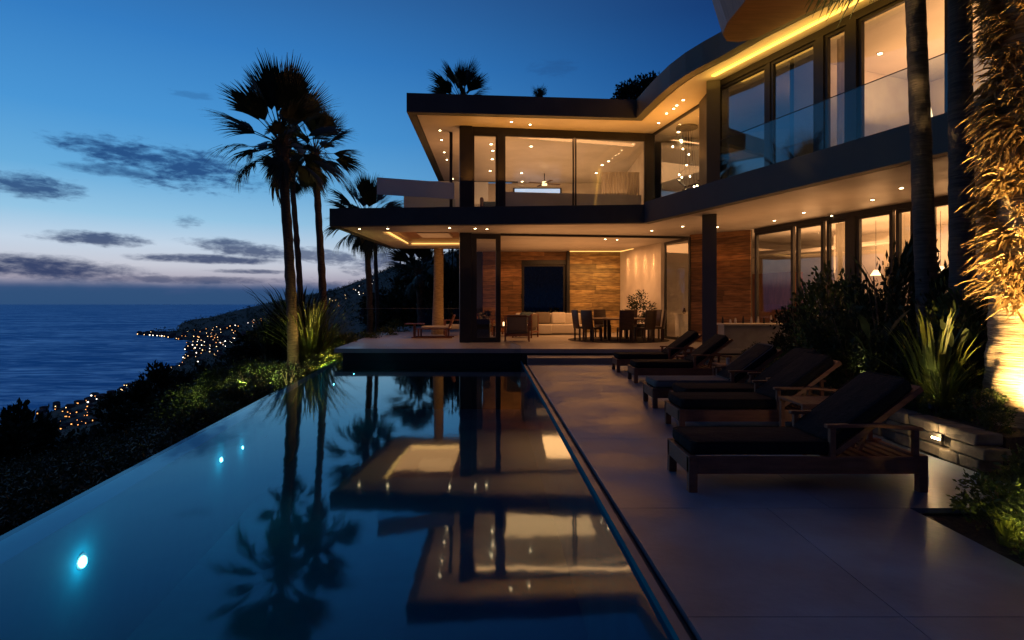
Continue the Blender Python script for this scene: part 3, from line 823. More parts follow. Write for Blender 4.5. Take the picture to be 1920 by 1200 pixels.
# downlights
def downlight(px, py, zs, r=0.05):
    q = onz(px, py, zs)
    m = MB().tube([(q.x, q.y, zs - .012), (q.x, q.y, zs + .003)], [r * 1.5, r * 1.5], 12)
    o = m.build('downlight', M_DARKMETAL if False else M_SOFFIT, H)
    MB().tube([(q.x, q.y, zs - .016), (q.x, q.y, zs - .011)], [r, r], 12).build('lens', M_DOWN, o)
    return q
zs = Z2B + .003
for px, py in [(825, 244), (828, 262), (833, 285), (838, 299), (845, 320), (849, 335), (959, 228), (994, 233), (1250, 212), (1263, 203), (1269, 197), (1281, 187), (1235, 230)]:
    downlight(px, py, zs, .035)
for px, py in [(921, 270), (924, 282), (923, 298), (919, 320), (996, 274), (978, 324), (979, 340), (1118, 324), (1129, 309), (1141, 302), (1272, 247), (1277, 262), (1650, 100), (1265, 272), (1245, 290)]:
    downlight(px, py, zs, .05)
zs1 = Z1B + .003
for px, py in [(674, 429), (727, 428), (843, 427), (891, 428), (913, 429), (1135, 448), (1157, 449), (1222, 432), (1280, 424), (1636, 374), (1507, 398), (1452, 413), (1345, 425), (1560, 404), (1690, 352)]:
    downlight(px, py, zs1, .035)
# wall cove line over the dining wall
MB().box(bx(1067), bx(1170), YB - .32, YB - .27, zl - .03, zl).build('led_strip', M_LED, H)
MB().obar((4.80, YB - .35), (5.66, 22.5), .04, zl - .03, zl - .002, off=0).build('led_strip', M_LED, H)

# glass railing at the back of the terrace (a thing of its own)
gr = thing('glass_railing', 'frameless glass railing round the back of the lower terrace', 'railing', (-5, 27, ZF))
for x0, x1 in ((-6.9, -5.0), (-4.97, -3.2), (-3.17, -1.9)):
    MB().box(x0, x1, 26.6, 26.615, ZF, ZF + 1.05).build('glass_panel', M_RAILGLASS, gr)
    MB().box(x0, x1, 26.59, 26.625, ZF + 1.051, ZF + 1.066).build('top_rail', M_COPING, gr)
# round textured column
cm = thing('round_column', 'round rough textured column lit warm at the corner of the covered terrace', 'column', (-3.1, 24.6, ZF))
MB().tube([(-3.1, 24.6, ZF + .2), (-3.1, 24.6, ZF + 1.2), (-3.08, 24.6, ZF + 2.4), (-3.08, 24.6, Z1B + .01)], [.26, .225, .2, .2], 20, .1).build('shaft', M_COLUMN, cm, True)
MB().tube([(-3.1, 24.6, ZF), (-3.1, 24.6, ZF + .22)], [.3, .29], 20).build('plinth', M_COLUMN, cm)

# ------------------------------------------------------------------ lighting of the rooms (added area fills without fixtures, plus cove and spot lamps)
area('upper_room_ceiling_fill', (1.3, 23.9, 5.75), 6.0, 7.0, 110, ROOM, (0, 0, 1))  # added fill facing up to brighten the ceiling, no fixture
area('upper_room_wall', (1.5, 24.5, 7.3), 3.5, 3.5, 70, ROOM, (0, 0, -1))
area('upper_parapet_fill', (1.6, 19.62, 7.15), 5.6, .25, 26, ROOM, (0, .18, -1))  # added lamp that brightens the low parapet
area('upper_left_soffit_fill', (-2.3, 21.0, 5.3), 0.5, 5.0, 30, WARM, (-.15, 0, 1))
area('upper_front_soffit_fill', (1.2, 18.9, 5.6), 5.5, 0.35, 50, AMBER, (0, -.1, 1))  # added fill under the front soffit, no lamp body
area('corner_soffit_fill', (5.1, 17.9, 5.9), 1.2, 1.2, 45, AMBER, (-.2, -.2, 1))  # added fill turning the corner soffit orange
m_ = WO + WU * 5.2 + WN * 2.6
area('wing_upper_ceiling_fill', (m_.x, m_.y, 6.1), 2.5, 6.0, 165, ROOM, (0, 0, 1))  # added ceiling fill for the upper wing rooms
m_ = WO + WU * 0.6 + WN * 2.0
area('wing_upper_corner_fill', (m_.x, m_.y, 6.4), 1.2, 1.2, 16, WARM, (0, 0, 1))
m_ = q0 + dq * 3.2 - Vector((0, 0))
area('wing_cove', (5.95, 12.9, Z2B - .25), 0.15, 4.8, 14, (1.0, .5, .08), (0, 0, 1)).rotation_euler = (math.pi, 0, math.atan2(dq.y, dq.x) + math.pi / 2)
# lower
area('dining_ceiling_fill', (2.2, 22.6, 2.55), 4.5, 4.5, 42, WARM, (0, 0, 1))  # added fill hung in mid room, seen only from its dark back
area('dining_downlight', (3.0, 23.0, 3.85), 3.5, 3.5, 115, WARM, (0, 0, -1))
area('lower_front_soffit_fill', (2.0, 18.4, 2.35), 5.5, 0.4, 20, WARM, (0, -.1, 1))  # added fill under the lower soffit, no lamp body
area('terrace_recess_fill', (-3.0, 21.4, 2.6), 1.6, 3.0, 15, WARM, (0, 0, 1))  # added fill lighting the recess from below
area('terrace_downlight', (-3.0, 21.4, 3.88), 2.0, 3.5, 22, WARM, (0, 0, -1))
m_ = LO + LU * 1.0 - LN * 1.6
area('wing_soffit_fill', (6.6, 14.6, 2.5), 0.8, 5.5, 20, WARM, (0, 0, 1)).rotation_euler = (math.pi, 0, math.atan2(LU.y, LU.x) + math.pi / 2)  # added fill brightening the wing soffit
m_ = LO + LU * 3.2 + LN * 2.2
area('kitchen_ceiling_fill', (m_.x, m_.y, 2.6), 3, 7, 230, ROOM, (0, 0, 1)).rotation_euler = (math.pi, 0, math.atan2(LU.y, LU.x) + math.pi / 2)  # added fill for the kitchen ceiling, no fixture
area('kitchen_downlight', (m_.x, m_.y, 3.8), 3, 6, 170, ROOM, (0, 0, -1))
for (x, y, tx, ty) in [(4.86, 25.1, 5.10, 25.18), (5.04, 24.3, 5.28, 24.38), (5.22, 23.5, 5.47, 23.58), (5.38, 22.8, 5.63, 22.88)]:
    spot('wall_washer', (x, y, 3.85), (tx - .06, ty, 1.9), 130, WARM, 34, .9)
for x in (2.9, 3.6, 4.2):
    spot('wall_washer', (x, 25.3, 3.85), (x, 26.1, 2.2), 26, (1, .66, .25), 75, .9)
for x in (-.7, 0.0):
    spot('wall_washer', (x, 25.2, 3.85), (x, 26.1, 2.0), 16, WARM, 75, .9)
spot('wall_washer', (6.5, 17.6, 3.85), (6.75, 18.9, 2.2), 30, AMBER, 80, .9)
spot('column_uplight', (-2.6, 24.2, 0.5), (-3.0, 24.6, 2.6), 16, AMBER, 70, .9)


# ================================================================== furniture
def make_lounger(label, cushion=M_CUSHION, grey=False):
    """foot end at x=0, head end at x=2; near side y=0, far side y=0.68"""
    t = thing('sun_lounger', label, 'sun lounger', (0, 0, 0), 'sun loungers in a row along the deck')
    W = 0.68
    f = MB()
    f.box(0.03, 2.03, 0, 0.045, 0.155, 0.30).box(0.03, 2.03, W - .045, W, 0.155, 0.30)
    f.box(0.0, 0.045, 0.002, W - .002, 0.157, 0.302).box(1.98, 2.028, 0.047, W - .047, 0.17, 0.298)
    f.build('frame', M_TEAK, t, bevel=.006)
    for x in (0.0, 1.955):
        for y in (-0.008, W - .062):
            MB().box(x, x + 0.075, y, y + 0.07, 0.0, 0.306 if x < 1 else .312).build('leg', M_TEAK, t, bevel=.006)
    for i in range(7):
        x = 1.22 + i * 0.11
        MB().box(x, x + 0.065, 0.05, W - .05, 0.262, 0.285).build('slat', M_TEAK, t)
    mt = MB().rbox(0.03, 1.30, 0.02, W - .02, 0.305, 0.425, 0.04).build('mattress', cushion, t, True)
    ang = R(37); hx, hz = 1.26, 0.33
    M = Matrix.Translation((hx, 0, hz)) @ Matrix.Rotation(-ang, 4, 'Y')
    m = MB().rbox(0.0, 0.88, 0.02, W - .02, 0.02, 0.14, 0.045); m.xf(M); bc = m.build('back_cushion', cushion, t, True)
    for (x0, x1, z, par, mm) in ((0.035, 1.295, 0.418, mt, None), (0.006, 0.874, 0.128, bc, M)):
        a_, b_ = 0.026, W - 0.026; r_ = .05
        loop = [(x0 + r_, a_, z), (x1 - r_, a_, z), (x1, a_ + r_, z), (x1, b_ - r_, z), (x1 - r_, b_, z), (x0 + r_, b_, z), (x0, b_ - r_, z), (x0, a_ + r_, z), (x0 + r_, a_, z)]
        q = MB().tube(loop, [.0065] * 9, 6)
        if mm: q.xf(mm)
        q.build('piping', cushion, par, True)
    m = MB().box(0.0, 0.92, 0.02, 0.06, -0.03, 0.018).box(0.0, 0.92, W - .06, W - .02, -0.03, 0.018).box(0.88, 0.92, 0.061, W - .061, -0.03, 0.018)
    for i in range(6): m.box(0.10 + i * .13, 0.17 + i * .13, 0.061, W - .061, -0.015, 0.012)
    m.xf(M); m.build('backrest', M_TEAK, t)
    m = MB().bar((1.62, 0.3, 0.27), (1.78, .3, .72), .03, .03).bar((1.62, 0.42, 0.27), (1.78, .42, .72), .03, .03); m.build('prop_strut', M_TEAK, t)
    for y in (-0.006, W - .044):
        m = MB().box(1.20, 1.25, y, y + .045, 0.30, 0.545).box(1.91, 1.955, y, y + .045, .302, .525)
        m.bar((1.17, y + .022, .560), (1.60, y + .022, .568), .055, .03).bar((1.60, y + .022, .568), (1.985, y + .022, .535), .055, .03)
        m.build('armrest', M_TEAK, t, bevel=.004)
    return t
L1 = make_lounger('nearest black sun lounger, its raised back in front of the wall light')
L1.location = (1.50, 4.98, 0)
lab = [(2.05, 7.2, 'second black sun lounger from the camera, by the small teak table'),
       (2.36, 8.12, 'third black sun lounger from the camera, its foot hidden behind the second one')]
for x, y, l in lab: copy_thing(L1, (x, y, 0), 0, l)
G = make_lounger('grey cushioned sun lounger, the only one with a pale mattress', M_GREYCUSH)
G.location = (2.16, 9.0, 0)
for ch in G.children:
    if ch.name.startswith('back_cushion'): ch.data.materials[0] = M_CUSHION
for x, y, l in [(2.47, 11.85, 'black sun lounger between the grey one and the farthest one, second from the house steps'),
                (2.45, 13.7, 'farthest black sun lounger, right beside the house steps')]:
    copy_thing(L1, (x, y, 0), 0, l)
def side_table(x, y, sx_, sy_, h, label, name='side_table'):
    t = thing(name, label, 'table', (x, y, 0))
    for i in range(6):
        w_ = sx_ / 6; MB().box(x - sx_ / 2 + i * w_ + .004, x - sx_ / 2 + (i + 1) * w_ - .004, y - sy_ / 2 + .03, y + sy_ / 2 - .03, h - .022, h).build('top_slat', M_TEAK, t)
    MB().box(x - sx_ / 2, x + sx_ / 2, y - sy_ / 2, y - sy_ / 2 + .028, h - .05, h + .002).build('edge_rail', M_TEAK, t)
    MB().box(x - sx_ / 2, x + sx_ / 2, y + sy_ / 2 - .028, y + sy_ / 2, h - .05, h + .002).build('edge_rail', M_TEAK, t)
    for a_ in (-1, 1):
        for b_ in (-1, 1):
            cx, cy_ = x + a_ * (sx_ / 2 - .03), y + b_ * (sy_ / 2 - .03); MB().box(cx - .022, cx + .022, cy_ - .022, cy_ + .022, 0, h - .051).build('leg', M_TEAK, t)
    return t
side_table(3.38, 6.48, .62, .56, .54, 'small square teak side table between the two nearest loungers')
side_table(4.05, 10.75, .6, .5, .50, 'low teak side table beyond the grey lounger')
side_table(3.95, 13.05, .5, .42, .45, 'small teak table between the two farthest loungers')
def lathe(name, mat, prof, loc, parent=None, n=16):
    m = MB().tube([(loc[0], loc[1], loc[2] + z) for r_, z in prof], [r_ for r_, z in prof], n)
    return m.build(name, mat, parent, True)
tag(lathe('glass_tumbler', M_CROCK, [(.028, 0), (.034, .01), (.038, .11)], (3.95, 10.72, .502)), 'small pale cup on the table beyond the grey lounger', 'cup')
tag(lathe('candle_lantern', M_LAMPSHADE, [(.03, 0), (.035, .01), (.035, .09), (.02, .1)], (4.2, 10.85, .502)), 'small lit candle glass on the table beyond the grey lounger', 'candle')

# wall light behind the nearest lounger
wl = thing('wall_light', 'small square recessed wall light glowing on the stone planter wall behind the nearest lounger', 'light', (4.36, 6.05, .2))
MB().box(4.375, 4.402, 5.98, 6.12, .20, .27).build('housing', M_DARKMETAL, wl)
MB().box(4.366, 4.374, 5.99, 6.11, .205, .225).build('lens', M_SPOTLENS, wl)
point('wall_light_lamp', (4.30, 6.05, .24), 5.5, (1, .66, .30), .03)

# dining set
def make_dchair(label):
    t = thing('dining_chair', label, 'chair', (0, 0, 0), 'dining chairs round the table')
    MB().rbox(-.24, .24, -.24, .22, .40, .47, .02, 2).build('seat', M_CHAIRWOOD, t, True)
    m = MB().rbox(-.24, .24, -.275, -.225, .40, 1.05, .015, 2); m.xf(Matrix.Translation((0, -.25, .4)) @ Matrix.Rotation(R(7), 4, 'X') @ Matrix.Translation((0, .25, -.4)))
    m.build('backrest', M_CHAIRWOOD, t, True)
    for x in (-.21, .21):
        for y in (-.225, .19):
            MB().box(x - .025, x + .025, y - .025, y + .025, 0, .398).build('leg', M_CHAIRWOOD, t)
    return t
tc_ = (3.72, 20.6)
RT = 1.12
rug = tag(MB().tube([(tc_[0], tc_[1], ZF + .001), (tc_[0], tc_[1], ZF + .014)], [1.75, 1.75], 40).build('round_rug', M_RUG), 'dark round rug under the dining table', 'rug')
tb = thing('dining_table', 'round dark wood dining table surrounded by chairs in the open room', 'table', (tc_[0], tc_[1], ZF + .015))
MB().tube([(tc_[0], tc_[1], ZF + .72), (tc_[0], tc_[1], ZF + .765)], [RT, RT], 40).build('table_top', pmat('oiled_table_wood', (.10, .05, .025), (.18, .09, .045), 3, .3, None, 0, .05, 9, (1, 8, 1)), tb)
for i in range(4):
    a_ = R(45 + 90 * i); cx, cy_ = tc_[0] + math.cos(a_) * .55, tc_[1] + math.sin(a_) * .55
    MB().box(cx - .05, cx + .05, cy_ - .05, cy_ + .05, ZF + .015, ZF + .718).build('leg', M_CHAIRWOOD, tb)
angs = [(-90, 1.28, 'dining chair seen squarely from behind at the front of the round table'),
        (-58, 1.28, 'dining chair just right of the one at the front of the table'),
        (-22, 1.30, 'rightmost dining chair, seen from the side'),
        (18, 1.28, 'dining chair at the far right of the round table near the potted plant'),
        (62, 1.28, 'dining chair behind the round table, back to the lit plaster wall'),
        (105, 1.28, 'dining chair behind the round table, nearest to the board wall'),
        (-163, 1.32, 'leftmost dining chair, seen from the side by the white sofa'),
        (-140, 1.30, 'dining chair just right of the leftmost one, turned to the table')]
ch0 = None
for a_, r_, l in angs:
    x, y = tc_[0] + math.cos(R(a_)) * r_, tc_[1] + math.sin(R(a_)) * r_
    rz = R(a_ + 90)
    if ch0 is None:
        ch0 = make_dchair(l); ch0.location = (x, y, ZF + .015); ch0.rotation_euler = (0, 0, rz)
    else: copy_thing(ch0, (x, y, ZF + .015), rz, l)
for i, (dx, dy) in enumerate([(-.5, -.3), (.1, -.6), (.6, .1), (.2, .4), (-.35, .45)]):
    tag(lathe('plate', M_CROCK, [(.05, 0), (.12, .014), (.12, .018)], (tc_[0] + dx, tc_[1] + dy, ZF + .767)), 'pale plate laid on the round dining table', 'plate', 'plates on the dining table')
tag(lathe('wine_bottle', M_BLACK, [(.035, 0), (.037, .02), (.037, .18), (.013, .24), (.013, .3)], (tc_[0] + .15, tc_[1] - .1, ZF + .767)), 'dark bottle standing in the middle of the dining table', 'bottle')
# sofa with cushions
sf = thing('sofa', 'long white sofa under the dark garden window in the open room', 'sofa', (1.45, 24.4, ZF))
MB().rbox(.15, 2.9, 23.9, 25.0, ZF + .06, ZF + .42, .04).build('base', M_SOFA, sf, True)
MB().rbox(.15, 2.9, 24.75, 25.05, ZF + .40, ZF + .88, .06).build('backrest', M_SOFA, sf, True)
MB().rbox(.45, 1.6, 23.6, 23.95, ZF + .05, ZF + .43, .04).build('chaise', M_SOFA, sf, True)
for x, m, l, w_ in [(.62, M_BLUEPIL, 'large slate blue cushion at the left end of the white sofa', .55), (1.3, M_BROWNPIL, 'taupe cushion in the middle of the white sofa', .62),
                    (1.95, M_SOFA, 'ivory cushion on the white sofa beside the dining chairs', .6)]:
    c_ = MB().rbox(-w_ / 2, w_ / 2, -.09, .09, 0, .5, .075); c_.xf(Matrix.Translation((x, 24.55, ZF + .425)) @ Matrix.Rotation(R(-14), 4, 'X'))
    tag(c_.build('cushion', m, None, True), l, 'cushion')
# armchair seen from behind
def armchair(x, y, rz, label, mat=M_BROWNPIL):
    t = thing('armchair', label, 'armchair', (0, 0, 0))
    MB().rbox(-.36, .36, -.34, .34, .26, .44, .05).build('seat', mat, t, True)
    m = MB().rbox(-.34, .34, -.40, -.27, .36, .90, .05); m.build('backrest', mat, t, True)
    for sx_ in (-1, 1):
        m = MB().box(sx_ * .40 - .025, sx_ * .40 + .025, -.40, -.35, 0, .86).box(sx_ * .40 - .025, sx_ * .40 + .025, .33, .38, 0, .60).box(sx_ * .40 - .03, sx_ * .40 + .03, -.42, .40, .60, .63)
        m.build('arm_frame', M_TEAK, t)
    MB().box(-.374, .374, -.39, -.35, .18, .25).box(-.374, .374, .33, .37, .18, .25).box(-.374, .374, -.40, -.36, .82, .87).build('crossbar', M_TEAK, t)
    t.location = (x, y, ZF); t.rotation_euler = (0, 0, rz)
    return t
armchair(.17, 20.0, 0, 'wood framed armchair seen from behind beside the glass door')
armchair(.50, 22.2, R(70), 'taupe armchair facing sideways in front of the white sofa', M_BROWNPIL)
armchair(-2.35, 23.6, R(100), 'wood framed armchair beside the round column on the terrace', M_SOFA)
armchair(-.9, 24.2, R(-120), 'armchair glimpsed through the glass door, in front of the timber wall', M_BROWNPIL)
# low terrace lounge seat
t = thing('terrace_daybed', 'low slatted teak lounge seat on the terrace left of the tall dark post', 'seat', (-2.9, 22.0, ZF))
MB().box(-3.7, -2.2, 21.58, 21.63, ZF, ZF + .045).build('sled_runner', M_TEAK, t)
MB().box(-3.7, -2.2, 22.28, 22.33, ZF, ZF + .045).build('sled_runner', M_TEAK, t)
for x in (-3.45, -2.4):
    for y in (21.62, 22.27): MB().box(x - .025, x + .025, y - .025, y + .025, ZF + .045, ZF + .32).build('leg', M_TEAK, t)
m = MB()
for i in range(9): m.box(-3.55 + i * .145, -3.43 + i * .145, 21.6, 22.3, ZF + .321, ZF + .345)
m.build('seat', M_TEAK, t)
MB().rbox(-3.35, -2.3, 21.65, 22.25, ZF + .346, ZF + .44, .03).build('pad', M_SOFA, t, True)
MB().bar((-2.35, 21.95, ZF + .35), (-2.15, 21.95, ZF + .85), .6, .05).build('backrest', M_TEAK, t)
MB().box(-4.0, -3.3, 21.8, 22.3, ZF + .5, ZF + .53).box(-3.7, -3.62, 21.98, 22.1, ZF + .0, ZF + .5).build('tray_table', M_TEAK, t)
# coffee table and things on it
t = thing('coffee_table', 'low dark coffee table between the armchairs and the sofa', 'table', (-.2, 22.6, ZF))
MB().box(-.75, .2, 22.6, 23.3, ZF + .36, ZF + .41).build('table_top', M_CHAIRWOOD, t)
for x in (-.7, .15):
    for y in (22.65, 23.25): MB().box(x - .03, x + .03, y - .03, y + .03, ZF, ZF + .359).build('leg', M_CHAIRWOOD, t)
tag(lathe('table_lamp', M_LAMPSHADE, [(.05, 0), (.06, .02), (.06, .12), (.05, .15)], (-.3, 22.9, ZF + .411)), 'small glowing lamp on the low coffee table', 'lamp')
tag(lathe('bowl', M_CROCK, [(.05, 0), (.12, .05), (.13, .07)], (-.05, 22.85, ZF + .411)), 'pale bowl on the low coffee table', 'bowl')
# planter behind the glass door
t = thing('planter_box', 'tall square black planter with a leafy plant behind the glass door', 'planter', (-1.05, 21.3, ZF))
MB().box(-1.3, -.8, 21.05, 21.55, ZF, ZF + .72).build('pot', M_BLACK, t, bevel=.02)
PLANTER1 = t
# kitchen counter seen through the folding door, bar in front of the wing windows
t = thing('sideboard', 'white sideboard behind the open folding door', 'sideboard', (6.4, 21.5, ZF))
MB().box(6.05, 7.1, 21.2, 21.75, ZF + .08, ZF + .86).build('body', M_WHITE, t)
MB().box(6.0, 7.15, 21.15, 21.8, ZF + .861, ZF + .90).build('top', M_SOFA, t)
MB().box(6.1, 7.05, 21.25, 21.7, ZF, ZF + .079).build('plinth', M_BLACK, t)
for x, h in ((6.3, .22), (6.55, .16), (6.8, .26)):
    tag(lathe('vase', M_CHAIRWOOD, [(.04, 0), (.07, h * .3), (.03, h * .8), (.04, h)], (x, 21.45, ZF + .901)), {.22: 'left dark vase on the white sideboard', .16: 'shortest dark vase on the white sideboard', .26: 'tallest dark vase on the white sideboard'}[h], 'vase')
t = thing('outdoor_bar', 'long pale topped concrete bar counter in front of the timber wall', 'counter', (6.9, 16.6, 0))
MB().box(5.95, 7.75, 16.45, 16.95, ZF, 1.0).build('body', pmat('bar_concrete', (.24, .23, .22), (.32, .31, .3), 3, .6), t)
MB().box(5.9, 7.8, 16.38, 17.0, 1.001, 1.05).build('top', M_SOFA, t, bevel=.006)
rr = random.Random(12)
for i in range(9):
    x = 6.0 + i * .2 + rr.uniform(-.04, .04); h = rr.uniform(.1, .24)
    tag(lathe('bar_glass' if i % 3 else 'bar_bottle', M_CROCK if i % 3 else M_BLACK, [(.03, 0), (.035, .01), (.03, h * .6), (.02 if i % 3 else .01, h)], (x, 16.7, 1.051), None, 8), 'pale glass standing on the concrete bar' if i % 3 else 'dark bottle standing on the concrete bar', 'glass' if i % 3 else 'bottle', 'glasses on the bar' if i % 3 else 'bottles on the bar')
# sofas and table in the upper room, lamp
t = thing('upper_armchair', 'dark upholstered armchair behind the narrow upstairs window', 'armchair', (-.9, 22.5, Z1T))
MB().rbox(-1.15, -.45, 22.3, 23.0, Z1T + .2, Z1T + 1.05, .08).build('seat', M_BLUEPIL, t, True)
MB().rbox(-1.22, -1.08, 22.25, 23.0, Z1T, Z1T + 1.2, .05).build('armrest', M_CHAIRWOOD, t, True)
t = thing('ceiling_fan', 'ceiling lamp with dark blades in the upstairs room', 'lamp', (1.45, 26.2, 7.0))
m = MB()
for i in range(4): a_ = R(20 + 90 * i); m.bar((1.45 + .1 * math.cos(a_), 26.2 + .1 * math.sin(a_), 6.98), (1.45 + .75 * math.cos(a_), 26.2 + .75 * math.sin(a_), 6.98), .14, .02)
m.build('blade', M_CHAIRWOOD, t); MB().tube([(1.45, 26.2, 6.9), (1.45, 26.2, 7.06)], [.12, .1], 14).build('lamp_bowl', M_LAMPSHADE, t); MB().tube([(1.45, 26.2, 7.06), (1.45, 26.2, Z2B)], [.02, .02], 8).build('rod', M_DARKMETAL, t)
# dark abstract painting on the plaster wall
pv = Vector((5.80 - 4.93, 22.3 - YB + .2)).normalized()

# ================================================================== vegetation
def frond_mesh(name, seed, pet, fan, mat, droop=.5, nb=28, spread=105):
    rn = random.Random(seed); mb = MB()
    def arc(s):   # petiole curve in xz
        return Vector((s, 0, -droop * .12 * s * s))
    mb.tube([arc(0), arc(pet * .5), arc(pet)], [.022, .014, .010], 5)
    b0_ = arc(pet)
    for i in range(nb):
        a = R(-spread + 2 * spread * (i + .5) / nb) * 1.0
        L = fan * (1 - .42 * abs(a) / R(spread)) * rn.uniform(.88, 1.05)
        dr = droop * rn.uniform(.7, 1.3)
        wv = fan * .022
        ca, sa = math.cos(a), math.sin(a)
        pts = []
        for t in (0, .3, .6, .82, 1.0):
            s = L * t
            z = .06 * s * (1 - abs(a)) - dr * .42 * (t ** 2.4) * L + .10 * L * math.cos(i * math.pi) * (.15 if t < .7 else .05)
            sag = dr * .12 * t * t * L
            pts.append(Vector((b0_.x + (s - sag) * ca, (s - sag) * sa, b0_.z + z)))
        wd = [wv * .3, wv * 1.0, wv * .85, wv * .35, 0.002]
        k = len(mb.v)
        pr = Vector((-sa, ca, 0))
        for q, w_ in zip(pts, wd): mb.v += [tuple(q - pr * w_), tuple(q + pr * w_ + Vector((0, 0, w_ * .5)))]
        for j in range(4): mb.f.append((k + 2 * j, k + 2 * j + 1, k + 2 * j + 3, k + 2 * j + 2))
    return mb.mesh(name, mat)
FR = [frond_mesh('frond', s, .8, 1.42, M_FROND, d, 28, 37) for s, d in ((1, .35), (2, .55), (3, .9))]
DFR = [frond_mesh('dry_frond', s, .5, .8, M_DEADFROND, 1.1) for s in (4, 5)]
def palm(label, base, top, r0, r1, n, size, seed, group='palm trees', loc=None, min_el=-55, bulge=.0, dead=6):
    rn = random.Random(seed)
    base = Vector(base); top = Vector(top)
    t = thing('palm_tree', label, 'palm tree', tuple(base), group)
    pts = []; rad = []
    N = 26
    H_ = (top - base).length
    for i in range(N + 1):
        u = i / N
        p_ = base.lerp(top, u) + Vector((math.sin(u * 3.1) * .12 * (1 - u), 0, 0))
        rr_ = r0 + (r1 - r0) * (u ** .7) + (r0 * .5 * math.exp(-u * 22))
        if u > 1 - .9 / H_: rr_ += bulge
        rr_ *= 1 + (.07 if i % 2 else -.03)
        pts.append(tuple(p_)); rad.append(rr_)
    MB().tube(pts, rad, 14, .25).build('trunk', M_TRUNK, t, True)
    # leaf bases under the crown
    mb = MB()
    for i in range(46):
        a = i * 2.4; zz = top.z - 1.1 * size + 1.25 * size * i / 46
        o_ = Vector((top.x, top.y, zz)) + Vector((math.cos(a), math.sin(a), 0)) * (r1 + bulge) * .9
        mb.bar(o_, o_ + Vector((math.cos(a) * .10, math.sin(a) * .10, .14)) * size, .06 * size, .03)
    mb.build('leaf_base', M_TRUNK, t)
    for i in range(n):
        u = (i + .5) / n
        az = i * 2.39996 + rn.uniform(-.2, .2)
        el = 82 - (82 - min_el) * (u ** 1.05) + rn.uniform(-6, 6)
        sc_ = size * rn.uniform(.88, 1.1) * (1.0 if el > -20 else .9)
        me = FR[0 if el > 45 else (1 if el > 5 else 2)]
        o = inst('frond', me, t, (top.x - base.x, top.y - base.y, top.z - base.z - .25 * u * size), (rn.uniform(-.9, .9), -R(el), az), (sc_,) * 3)
        o.rotation_mode = 'XYZ'
    for i in range(dead):
        az = i * 2 * math.pi / dead + rn.uniform(-.4, .4)
        inst('dry_frond', DFR[i % 2], t, (top.x - base.x, top.y - base.y, top.z - base.z - .35 * size), (0, R(rn.uniform(62, 82)), az), (size * .75,) * 3)
    return t
def pt(px, py, d): return Vector((k_(px) * d, d, CAMZ - (py - 570) * d / F))
palm('tallest palm at the pool edge with the thickest trunk and fullest crown', pt(549, 705, 17.5), pt(528, 262, 17.5), .155, .13, 36, 1.14, 1, 'three tall palms beyond the pool edge', bulge=.06, min_el=-38, dead=5)
palm('slimmer palm right of the tallest one, its crown lower and smaller', pt(607, 668, 22), pt(590, 282, 22), .15, .115, 28, .92, 2, 'three tall palms beyond the pool edge', bulge=.05, min_el=-30, dead=4)
palm('thinnest palm, its trunk between the two larger palms', pt(566, 640, 29), pt(546, 312, 29), .16, .12, 24, .85, 3, 'three tall palms beyond the pool edge', bulge=.03, min_el=-60, dead=6)
palm('palm rising behind the corner of the lower roof slab', pt(693, 640, 29), pt(686, 408, 29), .16, .13, 32, 1.15, 4, 'palms behind the terrace', min_el=-60, dead=10)
palm('thin palm trunk beside the palm behind the roof corner', pt(706, 640, 36), pt(703, 440, 36), .13, .11, 16, .8, 5, 'palms behind the terrace', min_el=-50, dead=4)
palm('palm crown standing above the upper roof', pt(866, 640, 34), pt(864, 186, 34), .2, .18, 32, 1.15, 6, 'plants rising above the roof', min_el=-20, dead=4)
palm('broad dark palm behind the terrace railing left of the round column', pt(790, 660, 34), pt(785, 505, 34), .25, .2, 30, 1.1, 8, 'palms behind the terrace', min_el=-35, dead=6)

def leafmesh(name, n, rx, ry, rz, ls, mat, seed, shape='ball', asp=2.6, up=.3, gap=.45):
    """leaf-sized folded blades spread through a crown with clumps and gaps"""
    rn = random.Random(seed); mb = MB()
    cl_ = []
    for i in range(max(5, int(n / 70))):
        while True:
            q = Vector((rn.uniform(-1, 1), rn.uniform(-1, 1), rn.uniform(-1, 1)))
            if .25 < q.length < 1: break
        cl_.append((q, rn.uniform(.16, .34)))
    for i in range(n):
        c, r_ = rn.choice(cl_)
        q = c + Vector((rn.gauss(0, 1), rn.gauss(0, 1), rn.gauss(0, 1))) * r_ * .62
        if q.length > 1.25: q *= 1.2 / q.length
        p_ = Vector((q.x * rx, q.y * ry, (q.z * .5 + .5) * rz * 1.0))
        d = (Vector((q.x, q.y, abs(q.z) * .5 + up)) + Vector((rn.gauss(0, .6), rn.gauss(0, .6), rn.gauss(0, .5)))).normalized()
        L = ls * rn.uniform(.6, 1.3); W = L / asp
        s_ = d.cross(Vector((rn.gauss(0, 1), rn.gauss(0, 1), rn.gauss(0, 1)))).normalized(); u_ = s_.cross(d)
        k = len(mb.v)
        mid = p_ + d * L * .5 - u_ * W * .15
        mb.v += [tuple(p_), tuple(mid + s_ * W * .5), tuple(p_ + d * L - u_ * L * .15), tuple(mid - s_ * W * .5)]
        mb.f.append((k, k + 1, k + 2)); mb.f.append((k, k + 2, k + 3))
    return mb.mesh(name, mat)
